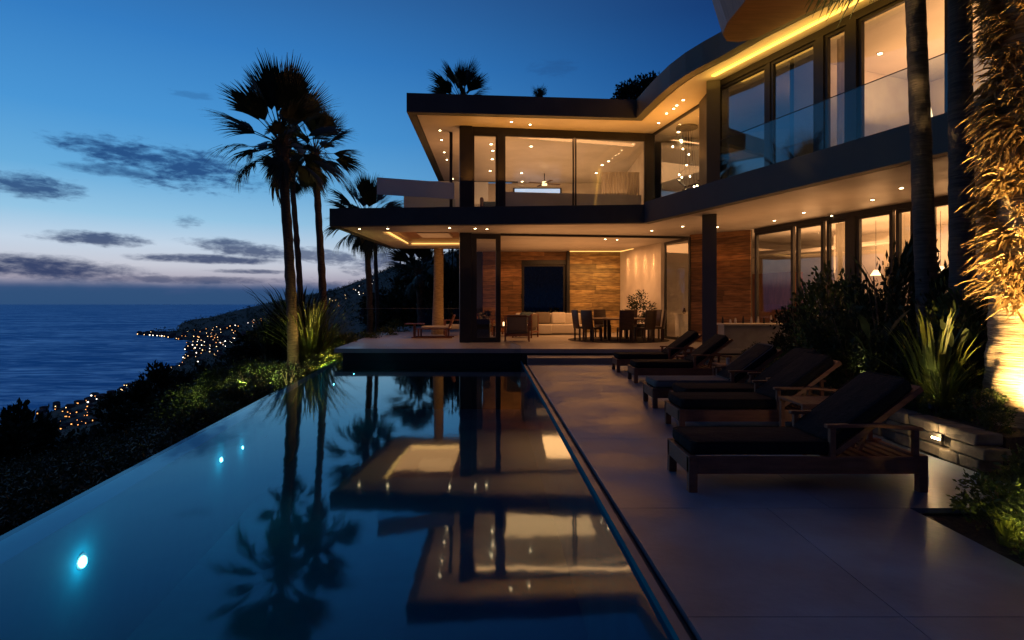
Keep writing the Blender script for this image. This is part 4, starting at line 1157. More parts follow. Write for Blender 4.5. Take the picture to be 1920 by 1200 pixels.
def blademesh(name, n, h, spread, w_, mat, seed, base=.15, curve=.6):
    rn = random.Random(seed); mb = MB()
    for i in range(n):
        a = rn.uniform(0, 2 * math.pi); r0_ = base * math.sqrt(rn.random())
        H_ = h * rn.uniform(.55, 1.08); lean = spread * rn.uniform(.15, 1.0)
        dx, dy = math.cos(a), math.sin(a); px_, py_ = -dy, dx
        tw = rn.uniform(-.5, .5)
        k = len(mb.v)
        for j, t in enumerate((0, .3, .6, .85, 1)):
            out = r0_ + lean * (t ** 1.8); z = H_ * (t - curve * .35 * t ** 4)
            ww = w_ * (.7, 1, .85, .45, .02)[j] * .5
            cx, cy_ = dx * out + px_ * tw * t * t * .2, dy * out + py_ * tw * t * t * .2
            mb.v += [(cx - px_ * ww, cy_ - py_ * ww, z), (cx + px_ * ww, cy_ + py_ * ww, z + ww * .6)]
        for j in range(4): mb.f.append((k + 2 * j, k + 2 * j + 1, k + 2 * j + 3, k + 2 * j + 2))
    return mb.mesh(name, mat)
def trunkmesh(name, h, r_, mat, seed, n=4):
    rn = random.Random(seed); mb = MB()
    for i in range(n):
        a = rn.uniform(0, 6.28); 
        mb.tube([(0, 0, 0), (math.cos(a) * h * .08, math.sin(a) * h * .08, h * .45), (math.cos(a) * h * .3, math.sin(a) * h * .3, h)], [r_, r_ * .7, r_ * .25], 6)
    return mb.mesh(name, mat)
SH = [leafmesh('foliage', 1500, .55, .55, .95, .085, M_LEAFDARK, 20 + i, asp=2.4) for i in range(3)]
SHG = [leafmesh('foliage', 1500, .55, .55, .9, .09, M_LEAF, 30 + i, asp=2.2) for i in range(2)]
BIG = [leafmesh('crown', 2600, 1, 1, 1.6, .20, M_LEAFDARK, 40 + i, asp=1.9) for i in range(3)]
STEM = trunkmesh('stem', .8, .02, M_TRUNK, 1)
BTR = trunkmesh('trunk', 1.0, .08, M_TRUNK, 2)
def shrub(label, loc, s, meshes, seed, group=None, cat='shrub', name='shrub', stem=STEM):
    rn = random.Random(seed)
    t = thing(name, label, cat, tuple(loc), group)
    inst('foliage' if name == 'shrub' else 'crown', rn.choice(meshes), t, (0, 0, 0), (0, 0, rn.uniform(0, 6)), (s[0], s[1], s[2]))
    inst('stem' if name == 'shrub' else 'trunk', stem, t, (0, 0, 0), (0, 0, rn.uniform(0, 6)), (s[0], s[1], s[2]))
    return t
# shrubs of the raised bed on the right
rb = random.Random(77)
spots = []
for y in (6.1, 6.9, 7.8, 8.7, 9.6, 10.5, 11.5, 12.6, 13.7):
    for x in (4.98, 5.7, 6.5):
        spots.append((x + rb.uniform(-.15, .15), y + rb.uniform(-.2, .2), rb.uniform(.8, 1.15)))
ORD = ['first', 'second', 'third', 'fourth', 'fifth', 'sixth', 'seventh', 'eighth', 'ninth', 'tenth', 'eleventh', 'twelfth', 'thirteenth', 'fourteenth', 'fifteenth', 'sixteenth', 'seventeenth']
PLACE = ['at the front edge of the raised bed', 'in the middle of the raised bed', 'at the back of the raised bed']
for i, (x, y, s) in enumerate(spots):
    hh = s * (1.1 if x < 5.3 else 1.6)
    if y > 12: hh *= .75
    if y < 7.0 and x < 6.2: continue
    if y < 8.2 and x < 5.3: continue
    if x / y * F + 960 < 1490: continue
    shrub('dark leafy shrub ' + PLACE[i % 3] + ', ' + ORD[i // 3] + ' row back', (x, y, .33), (s * 1.0, s * 1.0, hh * 1.15), SH if i % 4 else SHG, i, 'shrubs in the raised bed')
for i, (x, y, s, l) in enumerate([(4.85, 6.1, .42, 'small shrub by the planter wall end'), (5.0, 7.75, .6, 'medium shrub just behind the tall lit grass clump'), (5.75, 6.6, .75, 'shrub between the big palm and the tall grass clump'), (6.3, 6.2, .9, 'shrub right behind the big palm'),
        (4.9, 8.5, .55, 'small shrub behind the third lounger'), (4.9, 9.9, .5, 'lit small shrub behind the grey lounger'), (5.0, 11.0, .4, 'small plant behind the table beyond the grey lounger'),
        (5.0, 11.8, .32, 'lowest plant in the raised bed near the house'), (5.2, 12.8, .34, 'small plant in front of the outdoor bar'), (5.7, 13.4, .4, 'small plant at the right of the outdoor bar')]):
    shrub(l, (x, y, .33), (s, s, s), SHG if i % 2 == 0 else SH, 700 + i, 'small plants in the raised bed')
# strap-leaved clumps
BL1 = blademesh('blade_tuft', 105, 1.35, .62, .036, M_GRASS, 5, .2, .45)
BL2 = blademesh('blade_tuft', 150, .9, .5, .026, M_GRASS, 6, .14, .6)
BL3 = blademesh('blade_tuft', 190, 2.3, 1.1, .045, M_LEAFDARK, 7, .3, .5)
BL4 = blademesh('blade_tuft', 190, 2.1, 1.2, .04, M_GRASS, 8, .3, .6)
g1 = inst('grass_clump', BL1, None, (5.02, 6.95, .33), (0, 0, 0), (1.0, 1.0, 1.02)); tag(g1, 'tall green strap leaved clump lit from below in front of the two slim trunks', 'grass clump')
g1b = inst('grass_clump', BL2, None, (4.86, 6.6, .33), (0, 0, 1), (.8, .8, .8)); tag(g1b, 'short grass clump at the foot of the tall lit clump', 'grass clump')
# tall paddle-leaved plant against the lit windows
def paddle(label, loc, h, n, seed):
    rn = random.Random(seed); t = thing('paddle_leaf_plant', label, 'plant', loc)
    for i in range(n):
        a = rn.uniform(0, 6.28); H_ = h * rn.uniform(.6, 1.05); ln = rn.uniform(.12, .4)
        mb = MB(); top_ = Vector((math.cos(a) * ln, math.sin(a) * ln, H_ * .68))
        mb.tube([(0, 0, 0), (top_.x * .4, top_.y * .4, H_ * .4), tuple(top_)], [.014, .011, .008], 5)
        d = Vector((math.cos(a) * .35, math.sin(a) * .35, 1)).normalized(); s_ = Vector((-math.sin(a), math.cos(a), 0)); s_ = (s_ + Vector((rn.gauss(0, .5), rn.gauss(0, .5), 0))).normalized()
        L = H_ * .36; k = len(mb.v)
        for t_, w_ in ((0, .01), (.25, .05), (.5, .065), (.8, .045), (1, .005)):
            c = top_ + d * L * t_ + Vector((math.cos(a), math.sin(a), -.6)) * .10 * t_ * t_
            mb.v += [tuple(c - s_ * w_), tuple(c + s_ * w_)]
        for j in range(4): mb.f.append((k + 2 * j, k + 2 * j + 1, k + 2 * j + 3, k + 2 * j + 2))
        o = bpy.data.objects.new('leaf', mb.mesh('leaf', M_LEAFDARK)); col.objects.link(o); o.parent = t
    return t
paddle('tall dark paddle leaved plant silhouetted against the lit ground floor windows', (5.95, 9.0, .33), 2.35, 13, 1)
paddle('dark paddle leaved plant right beside the silhouetted tall one', (5.7, 8.2, .33), 1.9, 10, 2)
shrub('tall dark shrub between the two slim trunks and the lit grass clump', (5.7, 7.3, .33), (.85, .85, 1.5), SH, 950)
shrub('dark shrub filling the gap left of the lit grass clump', (5.15, 7.75, .33), (.8, .8, 1.0), SH, 951)
paddle('low paddle leaved plant right of the tall lit grass clump', (5.45, 7.0, .33), 1.35, 10, 7)
paddle('paddle leaved plant left of the tall lit grass clump', (4.98, 8.0, .33), 1.25, 10, 9)
paddle('lower paddle leaved plant in front of the window beside the timber wall', (6.4, 12.0, .33), 1.6, 10, 4)
# ground-level bed at the lower right
for i, (x, y, s, tp) in enumerate([(3.55, 4.25, .5, 0), (3.95, 4.35, .6, 1), (3.42, 3.75, .42, 1), (3.8, 3.75, .5, 0), (4.5, 4.9, .55, 0), (4.3, 4.2, .6, 0), (3.55, 3.1, .4, 1), (4.3, 3.4, .6, 0)]):
    shrub(['low leafy plant just inside the corner of the ground bed', 'tallest leafy plant behind the corner of the ground bed', 'low leafy plant on the paving side of the ground bed', 'bushy plant in the middle of the ground bed', 'leafy plant left of the big palm foot', 'leafy plant right behind the middle of the ground bed', 'small leafy plant in the ground bed nearest to the camera', 'leafy plant in the ground bed at the right edge of the photo'][i], (x, y, -.06), (s, s, s * .95), SHG, 90 + i, 'low plants in the ground bed')
for i, (x, y, s) in enumerate([(3.42, 4.05, .42), (3.62, 3.55, .40), (3.36, 3.45, .3), (3.9, 4.05, .5)]):
    o = inst('grass_clump', BL2, None, (x, y, -.06), (0, 0, i), (s, s, s)); tag(o, 'arching grass tuft in the ground bed, ' + ['farthest along the paving edge', 'behind the bed spotlight', 'nearest to the camera', 'set back by the leafy plants'][i], 'grass clump', 'grass tufts in the ground bed')

# two slim dark trunks
for (pb, ptop, r_, l) in [((5.78, 8.1, .3), (5.50, 8.1, 7.6), .125, 'left one of the two slim dark palm trunks in front of the wing'), ((5.85, 7.6, .3), (5.78, 7.6, 7.6), .135, 'right one of the two slim dark palm trunks, next to the big lit palm')]:
    t = thing('palm_tree', l, 'palm tree', pb, 'slim dark trunks')
    N = 60; pts = [tuple(Vector(pb).lerp(Vector(ptop), i / N)) for i in range(N + 1)]
    MB().tube(pts, [r_ * (1.12 - .22 * i / N) * (1.02 if i % 2 else .99) for i in range(N + 1)], 16, .06).build('trunk', pmat('slim_bark', (.06, .05, .045), (.12, .10, .09), 4, .85, None, 0, .8, 8, (1, 1, 12)), t, True)
    for i in range(22):
        inst('frond', FR[i % 3], t, (ptop[0] - pb[0], ptop[1] - pb[1], ptop[2] - pb[2]), (0, -R(80 - i * 5), i * 2.4), (1.2,) * 3)
# big up-lit palm with its skirt
bp_ = (5.40, 6.2, -.05)
t = thing('palm_tree', 'big shaggy palm trunk at the right edge, lit bright gold from its foot', 'palm tree', bp_)
N = 210; pts = []; rad = []
rn = random.Random(5)
for i in range(N + 1):
    u = i / N; z = -.06 + 7.4 * u
    pts.append((5.40 + .04 * math.sin(u * 4) + .04 * u, 6.2, z)); rad.append((.30 + .13 * math.exp(-z * 1.6)) * (1 + (.006 if i % 3 else -.010) + rn.uniform(-.005, .005)) if z < 2.2 else .26)
MB().tube(pts, rad, 40, .10).build('trunk', M_BIGTRUNK, t, True)
# shaggy skirt: tufts of hanging dry leaf strips in clumps
SK = []
for s_ in range(4):
    rn = random.Random(60 + s_); mb = MB()
    for i in range(64):
        a = rn.gauss(0, .6); e_ = rn.uniform(-.15, .75); L = rn.uniform(.10, .34)
        d = Vector((math.cos(a) * math.cos(e_), math.sin(a), math.sin(e_)))
        s2 = d.cross(Vector((rn.gauss(0, 1), rn.gauss(0, 1), 1))).normalized()
        o_ = Vector((rn.uniform(-.08, .02), rn.uniform(-.16, .16), rn.uniform(-.10, .10)))
        k = len(mb.v)
        for t_, w_ in ((0, .009), (.4, .015), (.75, .011), (1, .001)):
            c = o_ + d * L * t_ + Vector((0, 0, -.60 * L * t_ * t_))
            mb.v += [tuple(c - s2 * w_), tuple(c + s2 * w_)]
        for j in range(3): mb.f.append((k + 2 * j, k + 2 * j + 1, k + 2 * j + 3, k + 2 * j + 2))
    SK.append(mb.mesh('dry_leaf_tuft', M_DEADFROND))
rn = random.Random(9)
for i in range(330):
    z = 1.62 + 4.6 * (i / 330) + rn.uniform(-.05, .05); a = rn.uniform(R(95), R(330))
    if rn.random() < 1.25 * (.5 + .5 * math.sin(z * 7.5 + a * 3 + 2 * math.sin(z * 2.1))) - .12: continue
    s_ = rn.uniform(.6, 1.0)
    inst('dry_leaf_tuft', SK[i % 4], t, (math.cos(a) * .25, math.sin(a) * .25, z + .05), (0, rn.uniform(-.2, .35), a), (s_,) * 3)
for i in range(30):
    inst('frond', FR[i % 3], t, (0, 0, 7.4), (0, -R(75 - i * 4), i * 2.4), (1.4,) * 3)
# garden spotlights with their lamps
def gspot(label, loc, target, power, color, angle=60, soft=.04):
    t = thing('garden_spotlight', label, 'spotlight', loc, 'garden spotlights')
    d = (Vector(target) - Vector(loc)).normalized(); L = Vector(loc)
    MB().tube([L - d * .10 + Vector((0, 0, .0)), L], [.03, .038], 12).build('housing', M_DARKMETAL, t)
    MB().tube([L + d * .001, L + d * .004], [.028, .028], 12).build('lens', M_SPOTLENS, t)
    MB().tube([L - d * .05 + Vector((0, 0, -.14)), L - d * .05], [.008, .008], 6).build('spike', M_DARKMETAL, t)
    spot('garden_lamp', L + d * .02, target, power, color, angle, .9, soft)
gspot('spotlight in the bed aimed up the big palm trunk', (4.95, 5.50, .42), (5.34, 6.0, 1.35), 800, (1, .60, .20), 95)
gspot('second spotlight at the foot of the big palm', (4.60, 5.10, .06), (5.18, 6.1, 3.6), 8000, (1, .60, .2), 46)
gspot('spotlight under the tall strap leaved clump', (4.74, 6.62, .50), (5.05, 6.98, 1.3), 20, (1.0, .92, .24), 95)
gspot('spotlight among the middle shrubs of the raised bed', (4.74, 8.05, .48), (5.3, 8.2, 1.3), 22, (1, .85, .35), 110)
gspot('spotlight low in the ground bed at the lower right', (3.30, 3.50, .05), (3.62, 3.85, .25), 110, (1, .78, .22), 110)
gspot('spotlight in the shrubs by the third lounger', (4.72, 9.6, .5), (5.1, 9.9, 1.0), 20, (.9, .95, .3), 100)

# plants left of the pool
zt_ = lambda x, y: tz(x, y)
def lclump(px, py, d, me, s, label, rz=0, group='tall grasses beyond the pool edge'):
    p_ = pt(px, py, d); o = inst('grass_clump', me, None, p_, (0, 0, rz), (s, s, s)); return tag(o, label, 'grass clump', group)
lclump(583, 700, 18.6, BL4, 1.4, 'tall arching grass lit gold between the two main palm trunks', 0)
lclump(560, 690, 20.5, BL3, 1.45, 'tall dark spiky grass behind the tallest palm trunk', 1)
lclump(515, 690, 20.5, BL3, .95, 'dark spiky grass left of the tallest palm trunk', 2)
lclump(620, 680, 20.5, BL4, .85, 'arching grass right of the slimmer palm trunk', 3)
lclump(650, 672, 21.5, BL4, .6, 'short arching grass near the terrace corner', 4)
def lshrub(px, py, d, s, meshes, label, seed, group='shrubs beyond the pool edge', h=1.0):
    return shrub(label, pt(px, py, d), (s, s, s * h), meshes, seed, group)
lit = 'small leafed gold lit shrub'
LP = ['between the two palm feet', 'at the foot of the slimmer palm', 'right of the slimmer palm foot', 'just right of the tallest palm foot', 'against the terrace corner', 'along the terrace edge', 'further back along the terrace edge', 'at the far terrace corner']
for i, (px, py, d, s) in enumerate([(600, 706, 17.6, .75), (618, 698, 17.6, .7), (640, 690, 18.5, .8), (585, 712, 17.2, .6), (655, 672, 20, .9), (690, 665, 22, .9), (718, 655, 24, 1.0), (745, 645, 27, 1.2)]):
    lshrub(px, py, d, s, SHG, lit + ', ' + LP[i], 200 + i, 'lit shrubs beyond the pool edge')
grn = 'green shrub on the slope below the pool'
GP = ['nearest to the tallest palm', 'just left of the palm foot', 'touching the water edge', 'brightest one', 'left of the brightest one', 'left end of the lit row',
      'close under the water edge', 'dark one in front', 'dark one left in front', 'behind the left end of the row', 'half hidden below the left end', 'low against the water edge',
      'lowest and darkest one', 'dark leftmost one', 'behind the lit row on the right', 'behind the lit row on the left']
for i, (px, py, d, s) in enumerate([(540, 742, 16, 1.0), (515, 735, 17.5, 1.1), (490, 745, 16, 1.1), (465, 748, 17, 1.2), (440, 750, 18, 1.3), (415, 758, 18, 1.3), (500, 770, 14, .9), (460, 790, 13.2, 1.0), (420, 800, 13, 1.0),
                                    (390, 770, 18, 1.3), (370, 785, 17, 1.3), (395, 830, 12, 1.0), (350, 850, 11.5, 1.0), (340, 800, 16, 1.2), (480, 725, 22, 1.3), (440, 730, 24, 1.4)]):
    lshrub(px, py, d, s, SHG if i % 3 else SH, grn + ', ' + GP[i], 300 + i, 'green shrubs on the slope', .9)
for i, (x, y, s_) in enumerate([(4.76, 5.75, .26), (4.74, 6.55, .30), (4.76, 6.95, .34), (4.76, 7.5, .36)]):
    shrub(['first', 'second', 'third', 'fourth'][i] + ' small trailing plant along the top of the planter wall', (x, y, .33), (s_, s_, s_ * .9), SHG, 850 + i, 'trailing plants on the planter wall')
gspot('spotlight at the foot of the palms beyond the pool', tuple(pt(612, 702, 16.9)), tuple(pt(600, 600, 19)), 420, (1, .70, .16), 100)
gspot('spotlight low beside the tallest palm trunk', tuple(pt(566, 712, 16.8)), tuple(pt(585, 480, 18.5)), 40, (1, .6, .2), 70)
gspot('spotlight on the slope shrubs below the infinity edge', tuple(pt(522, 700, 15.0)), tuple(pt(480, 748, 17.5)), 170, (.85, .9, .3), 130)
gspot('spotlight further down the slope shrubs, left of the other', tuple(pt(455, 722, 15.2)), tuple(pt(410, 765, 17.5)), 230, (.85, .9, .3), 125)
gspot('spotlight in the shrubs by the terrace corner', tuple(pt(672, 640, 20.5)), tuple(pt(700, 640, 23)), 200, (1, .8, .25), 120)
# bushes and trees further off
def tree(px, py, d, s, label, seed, h=1.0, group='dark trees beyond the terrace'):
    return shrub(label, pt(px, py, d), (s, s, s * h), BIG, seed, group, 'tree', 'tree', BTR)
for i, (px, row, d, s, h, l) in enumerate([(215, 800, 75, 1.5, 1.2, 'lowest of the dark slope trees, left end of the row'), (262, 790, 80, 1.6, 1.3, 'pointed dark slope tree against the sea'), (300, 782, 80, 2.0, 1.5, 'tall dark slope tree below the bay'),
        (335, 775, 85, 1.8, 1.3, 'dark slope tree right of the tall one below the bay'), (372, 768, 80, 2.1, 1.2, 'broad dark slope tree in front of the town'), (408, 758, 75, 1.8, 1.2, 'dark slope tree in front of the hillside houses'), (445, 745, 60, 1.6, 1.2, 'dark slope tree above the lit shrubs'), (238, 815, 50, 1.0, 1.1, 'small dark slope tree in front of the lowest one'), (320, 800, 45, 1.0, 1.3, 'small dark slope tree in the middle of the row')]):
    tree(px, row, d, s * 1.4, l, 800 + i, h, 'dark trees down the slope')
dk = 'dark broadleaf tree'
DP = ['close left of the tallest palm trunk', 'lower, at the left of the palm group', 'behind the tallest palm trunk', 'behind the spiky grass', 'low, left of the terrace corner', 'low, right of the slimmer palm',
      'just right of the two thin palms', 'under the broad dark palm', 'between the broad palm and the column', 'tall and golden lit, right of the column', 'tall, against the dark post', 'far off behind the thin palms', 'far off behind the broad palm',
      'in the left half of the garden window', 'in the right half of the garden window', 'small, above the pool edge', 'smallest, at the left end of the row']
for i, (px, py, d, s, h) in enumerate([(505, 690, 24, 1.1, .9), (480, 690, 26, 1.0, .8), (535, 686, 24, 1.2, 1.05), (555, 670, 30, 1.2, 1.0), (640, 668, 30, 1.1, .6), (665, 665, 32, 1.1, .6),
      (735, 642, 40, 1.7, .9), (765, 650, 38, 1.7, 1.3), (800, 645, 36, 1.5, 1.5), (838, 645, 33, 1.1, 2.2), (855, 640, 35, 1.3, 2.3), (725, 620, 50, 1.9, 1.1), (780, 620, 46, 2.0, 1.6),
      (1000, 660, 34, 2.4, 1.6), (1040, 660, 33, 2.2, 1.8), (450, 712, 26, .9, .6), (425, 722, 30, .9, .5)]):
    tree(px, py, d, s, dk + ', ' + DP[i], 400 + i, h)
gspot('added spotlight greening the trees behind the dark window', tuple(pt(1012, 640, 29.5)), tuple(pt(1030, 560, 33)), 1100, (.7, 1, .5), 90)  # added lamp so green foliage reads through the garden window
gspot('spotlight under the golden lit tree behind the column', tuple(pt(850, 625, 29)), tuple(pt(850, 540, 32)), 900, (1, .62, .14), 80)
# roof plants
tree(1183, 212, 30, .95, 'dark leafy treetop rising behind the curved roof', 501, .95, 'plants rising above the roof')
tree(1218, 205, 30, 1.0, 'second dark treetop close behind the curved roof', 502, 1.0, 'plants rising above the roof')
o = inst('roof_plant', BL3, None, pt(1012, 190, 26), (0, 0, 0), (.35, .35, .35)); tag(o, 'small spiky plant on the upper roof edge', 'plant')
o = inst('roof_plant', SH[0], None, pt(1012, 184, 26.4), (0, 0, 0), (.5, .5, .5)); tag(o, 'small bushy plant beside the spiky one on the upper roof', 'plant')
# plants in the rooms
inst('foliage', SH[1], PLANTER1, (0, 0, .68), (0, 0, 0), (.45, .45, .45))
t = thing('potted_plant', 'large dark leafy potted plant against the lit plaster wall', 'plant', (4.85, 22.6, ZF))
MB().tube([(4.85, 22.6, ZF), (4.85, 22.6, ZF + .5)], [.2, .27], 18).build('pot', M_BLACK, t)
inst('foliage', leafmesh('foliage', 1100, .5, .5, .95, .1, M_LEAFDARK, 71), t, (0, 0, .5), (0, 0, 0), (1.1, 1.1, 1.25))
# silhouettes of the near hillside: first tree at the far left, and the dark scrub
for i, (px, py, d, s, h) in enumerate([(30, 905, 60, 3.4, 1.35), (50, 880, 64, 2.0, 1.3), (0, 900, 58, 3.2, .9), (85, 915, 62, 2.6, .75), (540, 900, 12, .1, 1)]):
    if d > 20: tree(px, py, d, s, 'dark bushy tree on the slope at the far left, ' + ['tallest with a pointed top', 'just right of the tallest', 'cut by the photo edge', 'lowest and rightmost', ''][i], 600 + i, h, 'trees at the far left')
def scatter(name, n, xr, dr, sr, seed, hmax, leaf, nl, label, cat):
    rn = random.Random(seed); mb = MB()
    for i in range(n):
        d = dr[0] * (dr[1] / dr[0]) ** rn.random(); px = rn.uniform(*xr); x = k_(px) * d
        if d < 17 and x > poolL(d) - .8: continue
        if d >= 17 and x > -5.6 - (d - 17) * .14 and d < 45: continue
        z = tz(x, d)
        if z < SEA + .5: continue
        s = rn.uniform(*sr) * (min(1, d / 2600) if name == 'hillside_woods' else 1)
        if name == 'hillside_scrub' and d > 150: s *= .7
        for j in range(nl):
            q = Vector((rn.gauss(0, .5), rn.gauss(0, .5), rn.gauss(0, .4)))
            dd = Vector((rn.gauss(0, 1), rn.gauss(0, 1), rn.gauss(.4, .8))).normalized(); s_ = dd.cross(Vector((rn.gauss(0, 1), rn.gauss(0, 1), rn.gauss(0, 1)))).normalized()
            p_ = Vector((x, d, z + s * hmax * .5)) + Vector((q.x * s, q.y * s, q.z * s * hmax)); L = leaf * s * rn.uniform(.6, 1.3); k = len(mb.v)
            mb.v += [tuple(p_), tuple(p_ + dd * L * .5 + s_ * L * .3), tuple(p_ + dd * L), tuple(p_ + dd * L * .5 - s_ * L * .3)]
            mb.f.append((k, k + 1, k + 2, k + 3))
    o = mb.build(name, M_LEAFDARK, None, False, kind='stuff'); o['label'] = label; o['category'] = cat
scatter('hillside_scrub', 900, (-150, 620), (8, 60), (.4, .75), 1, .8, .13, 120, 'dark scrub covering the slope below the pool', 'scrub')
scatter('hillside_scrub', 3800, (-100, 760), (60, 600), (.9, 1.9), 2, .9, .5, 26, 'dark scrub and small trees over the lower hillside', 'scrub')
scatter('hillside_woods', 5200, (250, 1300), (600, 4200), (4, 13), 3, 1.0, .6, 14, 'far wooded hillside above the coast', 'woods')

# ================================================================== the lit town along the coast
def house_mesh(seed, em):
    rn = random.Random(seed); mb = MB(); w_, d_, h_ = rn.uniform(8, 13), 8, rn.uniform(3.5, 6)
    mb.box(-w_ / 2, w_ / 2, -d_ / 2, d_ / 2, -4, h_)
    mb.add([(-w_ / 2 - .4, -d_ / 2 - .4, h_), (w_ / 2 + .4, -d_ / 2 - .4, h_), (w_ / 2 + .4, d_ / 2 + .4, h_), (-w_ / 2 - .4, d_ / 2 + .4, h_), (-w_ / 2 + 2, 0, h_ + 1.8), (w_ / 2 - 2, 0, h_ + 1.8)],
           [(0, 1, 5, 4), (2, 3, 4, 5), (1, 2, 5), (3, 0, 4)])
    body = mb.mesh('distant_house', M_HOUSEFAR)
    wm = MB()
    k = 1
    for i in range(k):
        x0 = -w_ / 2 + .8 + i * 4.2; wm.box(x0, x0 + rn.uniform(.9, 2.2), -d_ / 2 - .15, -d_ / 2 - .02, 1.0, 1.0 + rn.uniform(1.1, 1.8))
    win = wm.mesh('lit_window', em)
    return body, win
HM = [house_mesh(i, (M_TOWN1, M_TOWN2, M_TOWN1, M_TOWN3)[i % 4]) for i in range(8)]
HO = [house_mesh(20 + i, M_TOWN3) for i in range(3)]
rn = random.Random(42); count = 0
def put_house(x, y, label, group, pool_=HM, s=1.0):
    global count
    z = tz(x, y)
    if z < SEA + .6: z = max(z, SEA + .8)
    body, win = rn.choice(pool_)
    rz = math.atan2(-x, y) + rn.uniform(-.5, .5)
    o = inst('distant_house', body, None, (x, y, z), (0, 0, rz), (s, s, s)); tag(o, label, 'house', group)
    inst('lit_window', win, o); count += 1
def strip(n, a, b_, depth, label, group, pool_=HM, s=(1, 1.2)):
    """houses spread along a stretch of coast, up to depth metres inland"""
    for i in range(n):
        t = rn.random(); k = rn.random() ** 1.5 * depth
        p0 = Vector(COAST[a]); idx = a + t * (b_ - a); i0 = int(idx); f_ = idx - i0
        p_ = Vector(COAST[i0]).lerp(Vector(COAST[min(i0 + 1, b_)]), f_)
        d = (Vector(COAST[min(i0 + 1, b_)]) - Vector(COAST[i0])).normalized(); nn = Vector((d.y, -d.x))
        q = p_ + nn * (14 + k)
        put_house(q.x, q.y, label, group, pool_, rn.uniform(*s))
strip(72, 3, 8, 90, 'small lit house on the near shore where the slope meets the sea', 'houses on the near shore', HM, (.5, .75))
strip(72, 7, 11, 150, 'lit house along the curve of the bay', 'houses round the bay', HM, (.8, 1.2))
strip(40, 11, 14, 70, 'lit house on the low headland reaching into the sea', 'houses on the headland', HM, (1.2, 1.7))
for i in range(46):   # on the hill behind the bay
    d = rn.uniform(1500, 2500); px = rn.uniform(345, 500); put_house(k_(px) * d, d, 'scattered lit house on the hillside behind the bay', 'houses on the hill behind the bay', HM, rn.uniform(.8, 1.3))
for i in range(12):
    d = rn.uniform(2100, 2300); px = rn.uniform(415, 450); put_house(k_(px) * d, d, 'lit house in the bright row halfway up the far hill', 'houses halfway up the hill', HM, 1.4)
for i in range(24):
    d = rn.uniform(1400, 2300); px = rn.uniform(610, 720); put_house(k_(px) * d, d, 'lit house on the far ridge behind the palms', 'houses on the far ridge', HM, rn.uniform(.7, 1.0))
for i in range(30):
    d = rn.uniform(430, 600); px = rn.uniform(75, 190); put_house(k_(px) * d, d, 'orange lit house in the cluster below the slope at the far left', 'orange lit houses below the slope', HO, rn.uniform(.3, .5))
for i in range(18):
    d = rn.uniform(800, 1500); px = rn.uniform(360, 440); put_house(k_(px) * d, d, 'lit house in the valley behind the near slope', 'houses in the valley', HM, rn.uniform(.5, .9))

# cluster of hanging bulbs behind the angled glass
t = thing('pendant_cluster', 'cluster of small hanging bulbs behind the angled upstairs corner glass', 'lamp', (5.6, 19.0, Z2B))
rn = random.Random(31)
MB().tube([(5.75, 19.3, Z2B - .06), (5.75, 19.3, Z2B)], [.35, .35], 24).build('ceiling_plate', M_DARKMETAL, t)
for i in range(16):
    a = rn.uniform(0, 6.28); r_ = rn.uniform(.05, .55); x, y, z = 5.75 + r_ * math.cos(a), 19.3 + r_ * math.sin(a), rn.uniform(5.0, 7.1)
    MB().tube([(5.75 + .5 * r_ * math.cos(a), 19.3 + .5 * r_ * math.sin(a), Z2B - .061), (x, y, z)], [.004, .004], 4).build('cord', M_DARKMETAL, t)
    MB().tube([(x, y, z - .05), (x, y, z - .03), (x, y, z)], [.012, .032, .015], 8).build('bulb', M_DOWN, t, True)
# curved stair rising inside the corner
t = thing('curved_stair', 'dark curved staircase glimpsed through the angled upstairs glass', 'staircase', (6.4, 19.6, Z1T))
for i in range(12):
    a = R(200 - i * 14); x, y = 6.9 + .9 * math.cos(a), 19.5 + .9 * math.sin(a)
    m = MB().box(-.45, .45, -.14, .14, 0, .05); m.xf(Matrix.Translation((x, y, Z1T + .18 * (i + 1))) @ Matrix.Rotation(a, 4, 'Z')); m.build('tread', M_CHAIRWOOD, t)
m = MB(); m.tube([(6.9 + 1.35 * math.cos(R(200 - i * 14)), 19.5 + 1.35 * math.sin(R(200 - i * 14)), Z1T + .95 + .18 * i) for i in range(12)], [.03] * 12, 8); m.build('handrail', M_BLACK, t, True)

# things in the wing rooms
def picture(c, d, w_, h, label, mat):
    d = Vector(d).normalized(); t = thing('framed_picture', label, 'picture', (c[0], c[1], c[2]))
    a = Vector(c[:2]) - d * w_ / 2; b_ = Vector(c[:2]) + d * w_ / 2
    MB().obar(a, b_, .04, c[2] - h / 2, c[2] + h / 2).build('frame', M_BLACK, t)
    n_ = Vector((-d.y, d.x)); n_ = n_ if n_.y < 0 else -n_
    MB().obar(a + d * .05 + n_ * .025, b_ - d * .05 + n_ * .025, .01, c[2] - h / 2 + .05, c[2] + h / 2 - .05).build('canvas', mat, t)
q = LO + LN * 4.45
for i, (sft, w_) in enumerate(((-1.2, 1.2), (1.6, 1.6))):
    c = q + LU * sft; picture((c.x, c.y, 2.2), LU, w_, 1.2, ['smaller framed picture on the back wall of the wing room', 'larger framed picture on the back wall of the wing room'][i], M_PAINTING)
def flamp(x, y, z, label, h=1.6):
    t = thing('floor_lamp', label, 'lamp', (x, y, z))
    MB().tube([(x, y, z), (x, y, z + .02)], [.16, .16], 16).build('base', M_DARKMETAL, t)
    MB().tube([(x, y, z + .02), (x, y, z + h)], [.012, .012], 8).build('pole', M_DARKMETAL, t)
    MB().tube([(x, y, z + h - .02), (x, y, z + h + .28)], [.19, .14], 18, cap=False).build('shade', M_LAMPSHADE, t, True)
c = LO + LN * 3.2 + LU * 3.0; flamp(c.x, c.y, ZF, 'floor lamp with a glowing shade in the ground floor wing room')
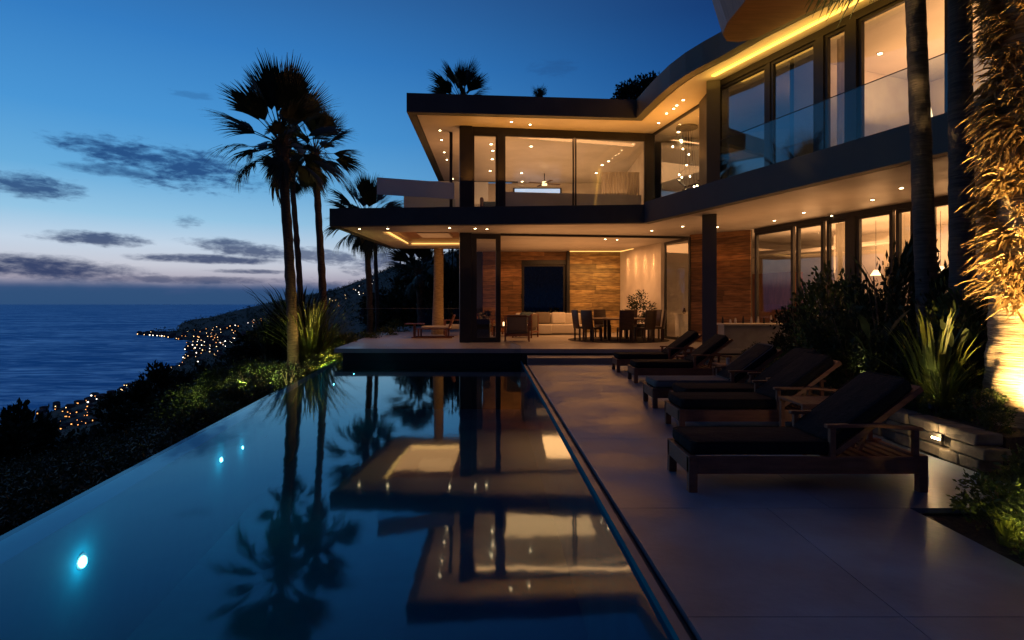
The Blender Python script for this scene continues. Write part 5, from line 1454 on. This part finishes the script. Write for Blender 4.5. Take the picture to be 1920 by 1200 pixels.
c = WO + WN * 2.6 + WU * 3.4; flamp(c.x, c.y, Z1T, 'floor lamp with a glowing shade in the upper wing room', 1.3)
flamp(4.3, 25.6, Z1T, 'floor lamp with a glowing shade in the upstairs front room', 1.3)
def drape(p0, p1, z0, z1, label):
    p0 = Vector(p0); p1 = Vector(p1); d = (p1 - p0); L = d.length; d.normalize(); n_ = Vector((-d.y, d.x)); mb = MB(); N = int(L / .03)
    for i in range(N + 1):
        p_ = p0 + d * L * i / N + n_ * .035 * math.sin(i * 1.25); mb.v += [(p_.x, p_.y, z0), (p_.x, p_.y, z1)]
    for i in range(N): mb.f.append((2 * i, 2 * i + 2, 2 * i + 3, 2 * i + 1))
    tag(mb.build('curtain', M_CURTAIN, None, True), label, 'curtain')
drape(lx_(1553) + LN * .25, lx_(1572) + LN * .25, ZF, 3.75, 'narrow pale curtain beside the third lower wing window')
drape(lx_(1662) + LN * .25, lx_(1692) + LN * .25, ZF, 3.75, 'pale curtain gathered at the right of the wide lower wing window')
drape(wx(1550) + WN * .3, wx(1566) + WN * .3, Z1T, zh - .02, 'narrow pale curtain in the slim upper wing window')
t = thing('kitchen_island', 'pale kitchen island in the ground floor wing room', 'counter', (0, 0, 0)); c = LO + LN * 1.9 + LU * 2.2
ORG[t.name] = (0, 0, 0)
MB().obar(c, c + LU * 2.6, .9, ZF, ZF + .9).build('body', M_WHITE, t); MB().obar(c - LU * .05, c + LU * 2.65, 1.0, ZF + .901, ZF + .95).build('top', M_SOFA, t)
for i in range(3):
    p_ = c + LU * (.4 + .9 * i)
    tt_ = thing('pendant_lamp', ['left', 'middle', 'right'][i] + ' pendant lamp hanging over the kitchen island', 'lamp', (p_.x, p_.y, 2.4))
    MB().tube([(p_.x, p_.y, 2.56), (p_.x, p_.y, Z1B)], [.006, .006], 6).build('cord', M_BLACK, tt_)
    MB().tube([(p_.x, p_.y, 2.4), (p_.x, p_.y, 2.55)], [.14, .05], 16).build('shade', M_LAMPSHADE, tt_, True)

for o in col.objects:
    if o.get('label') and len(o['label'].replace('-', ' ').split()) > 16: o['label'] = ' '.join(o['label'].split()[:16])
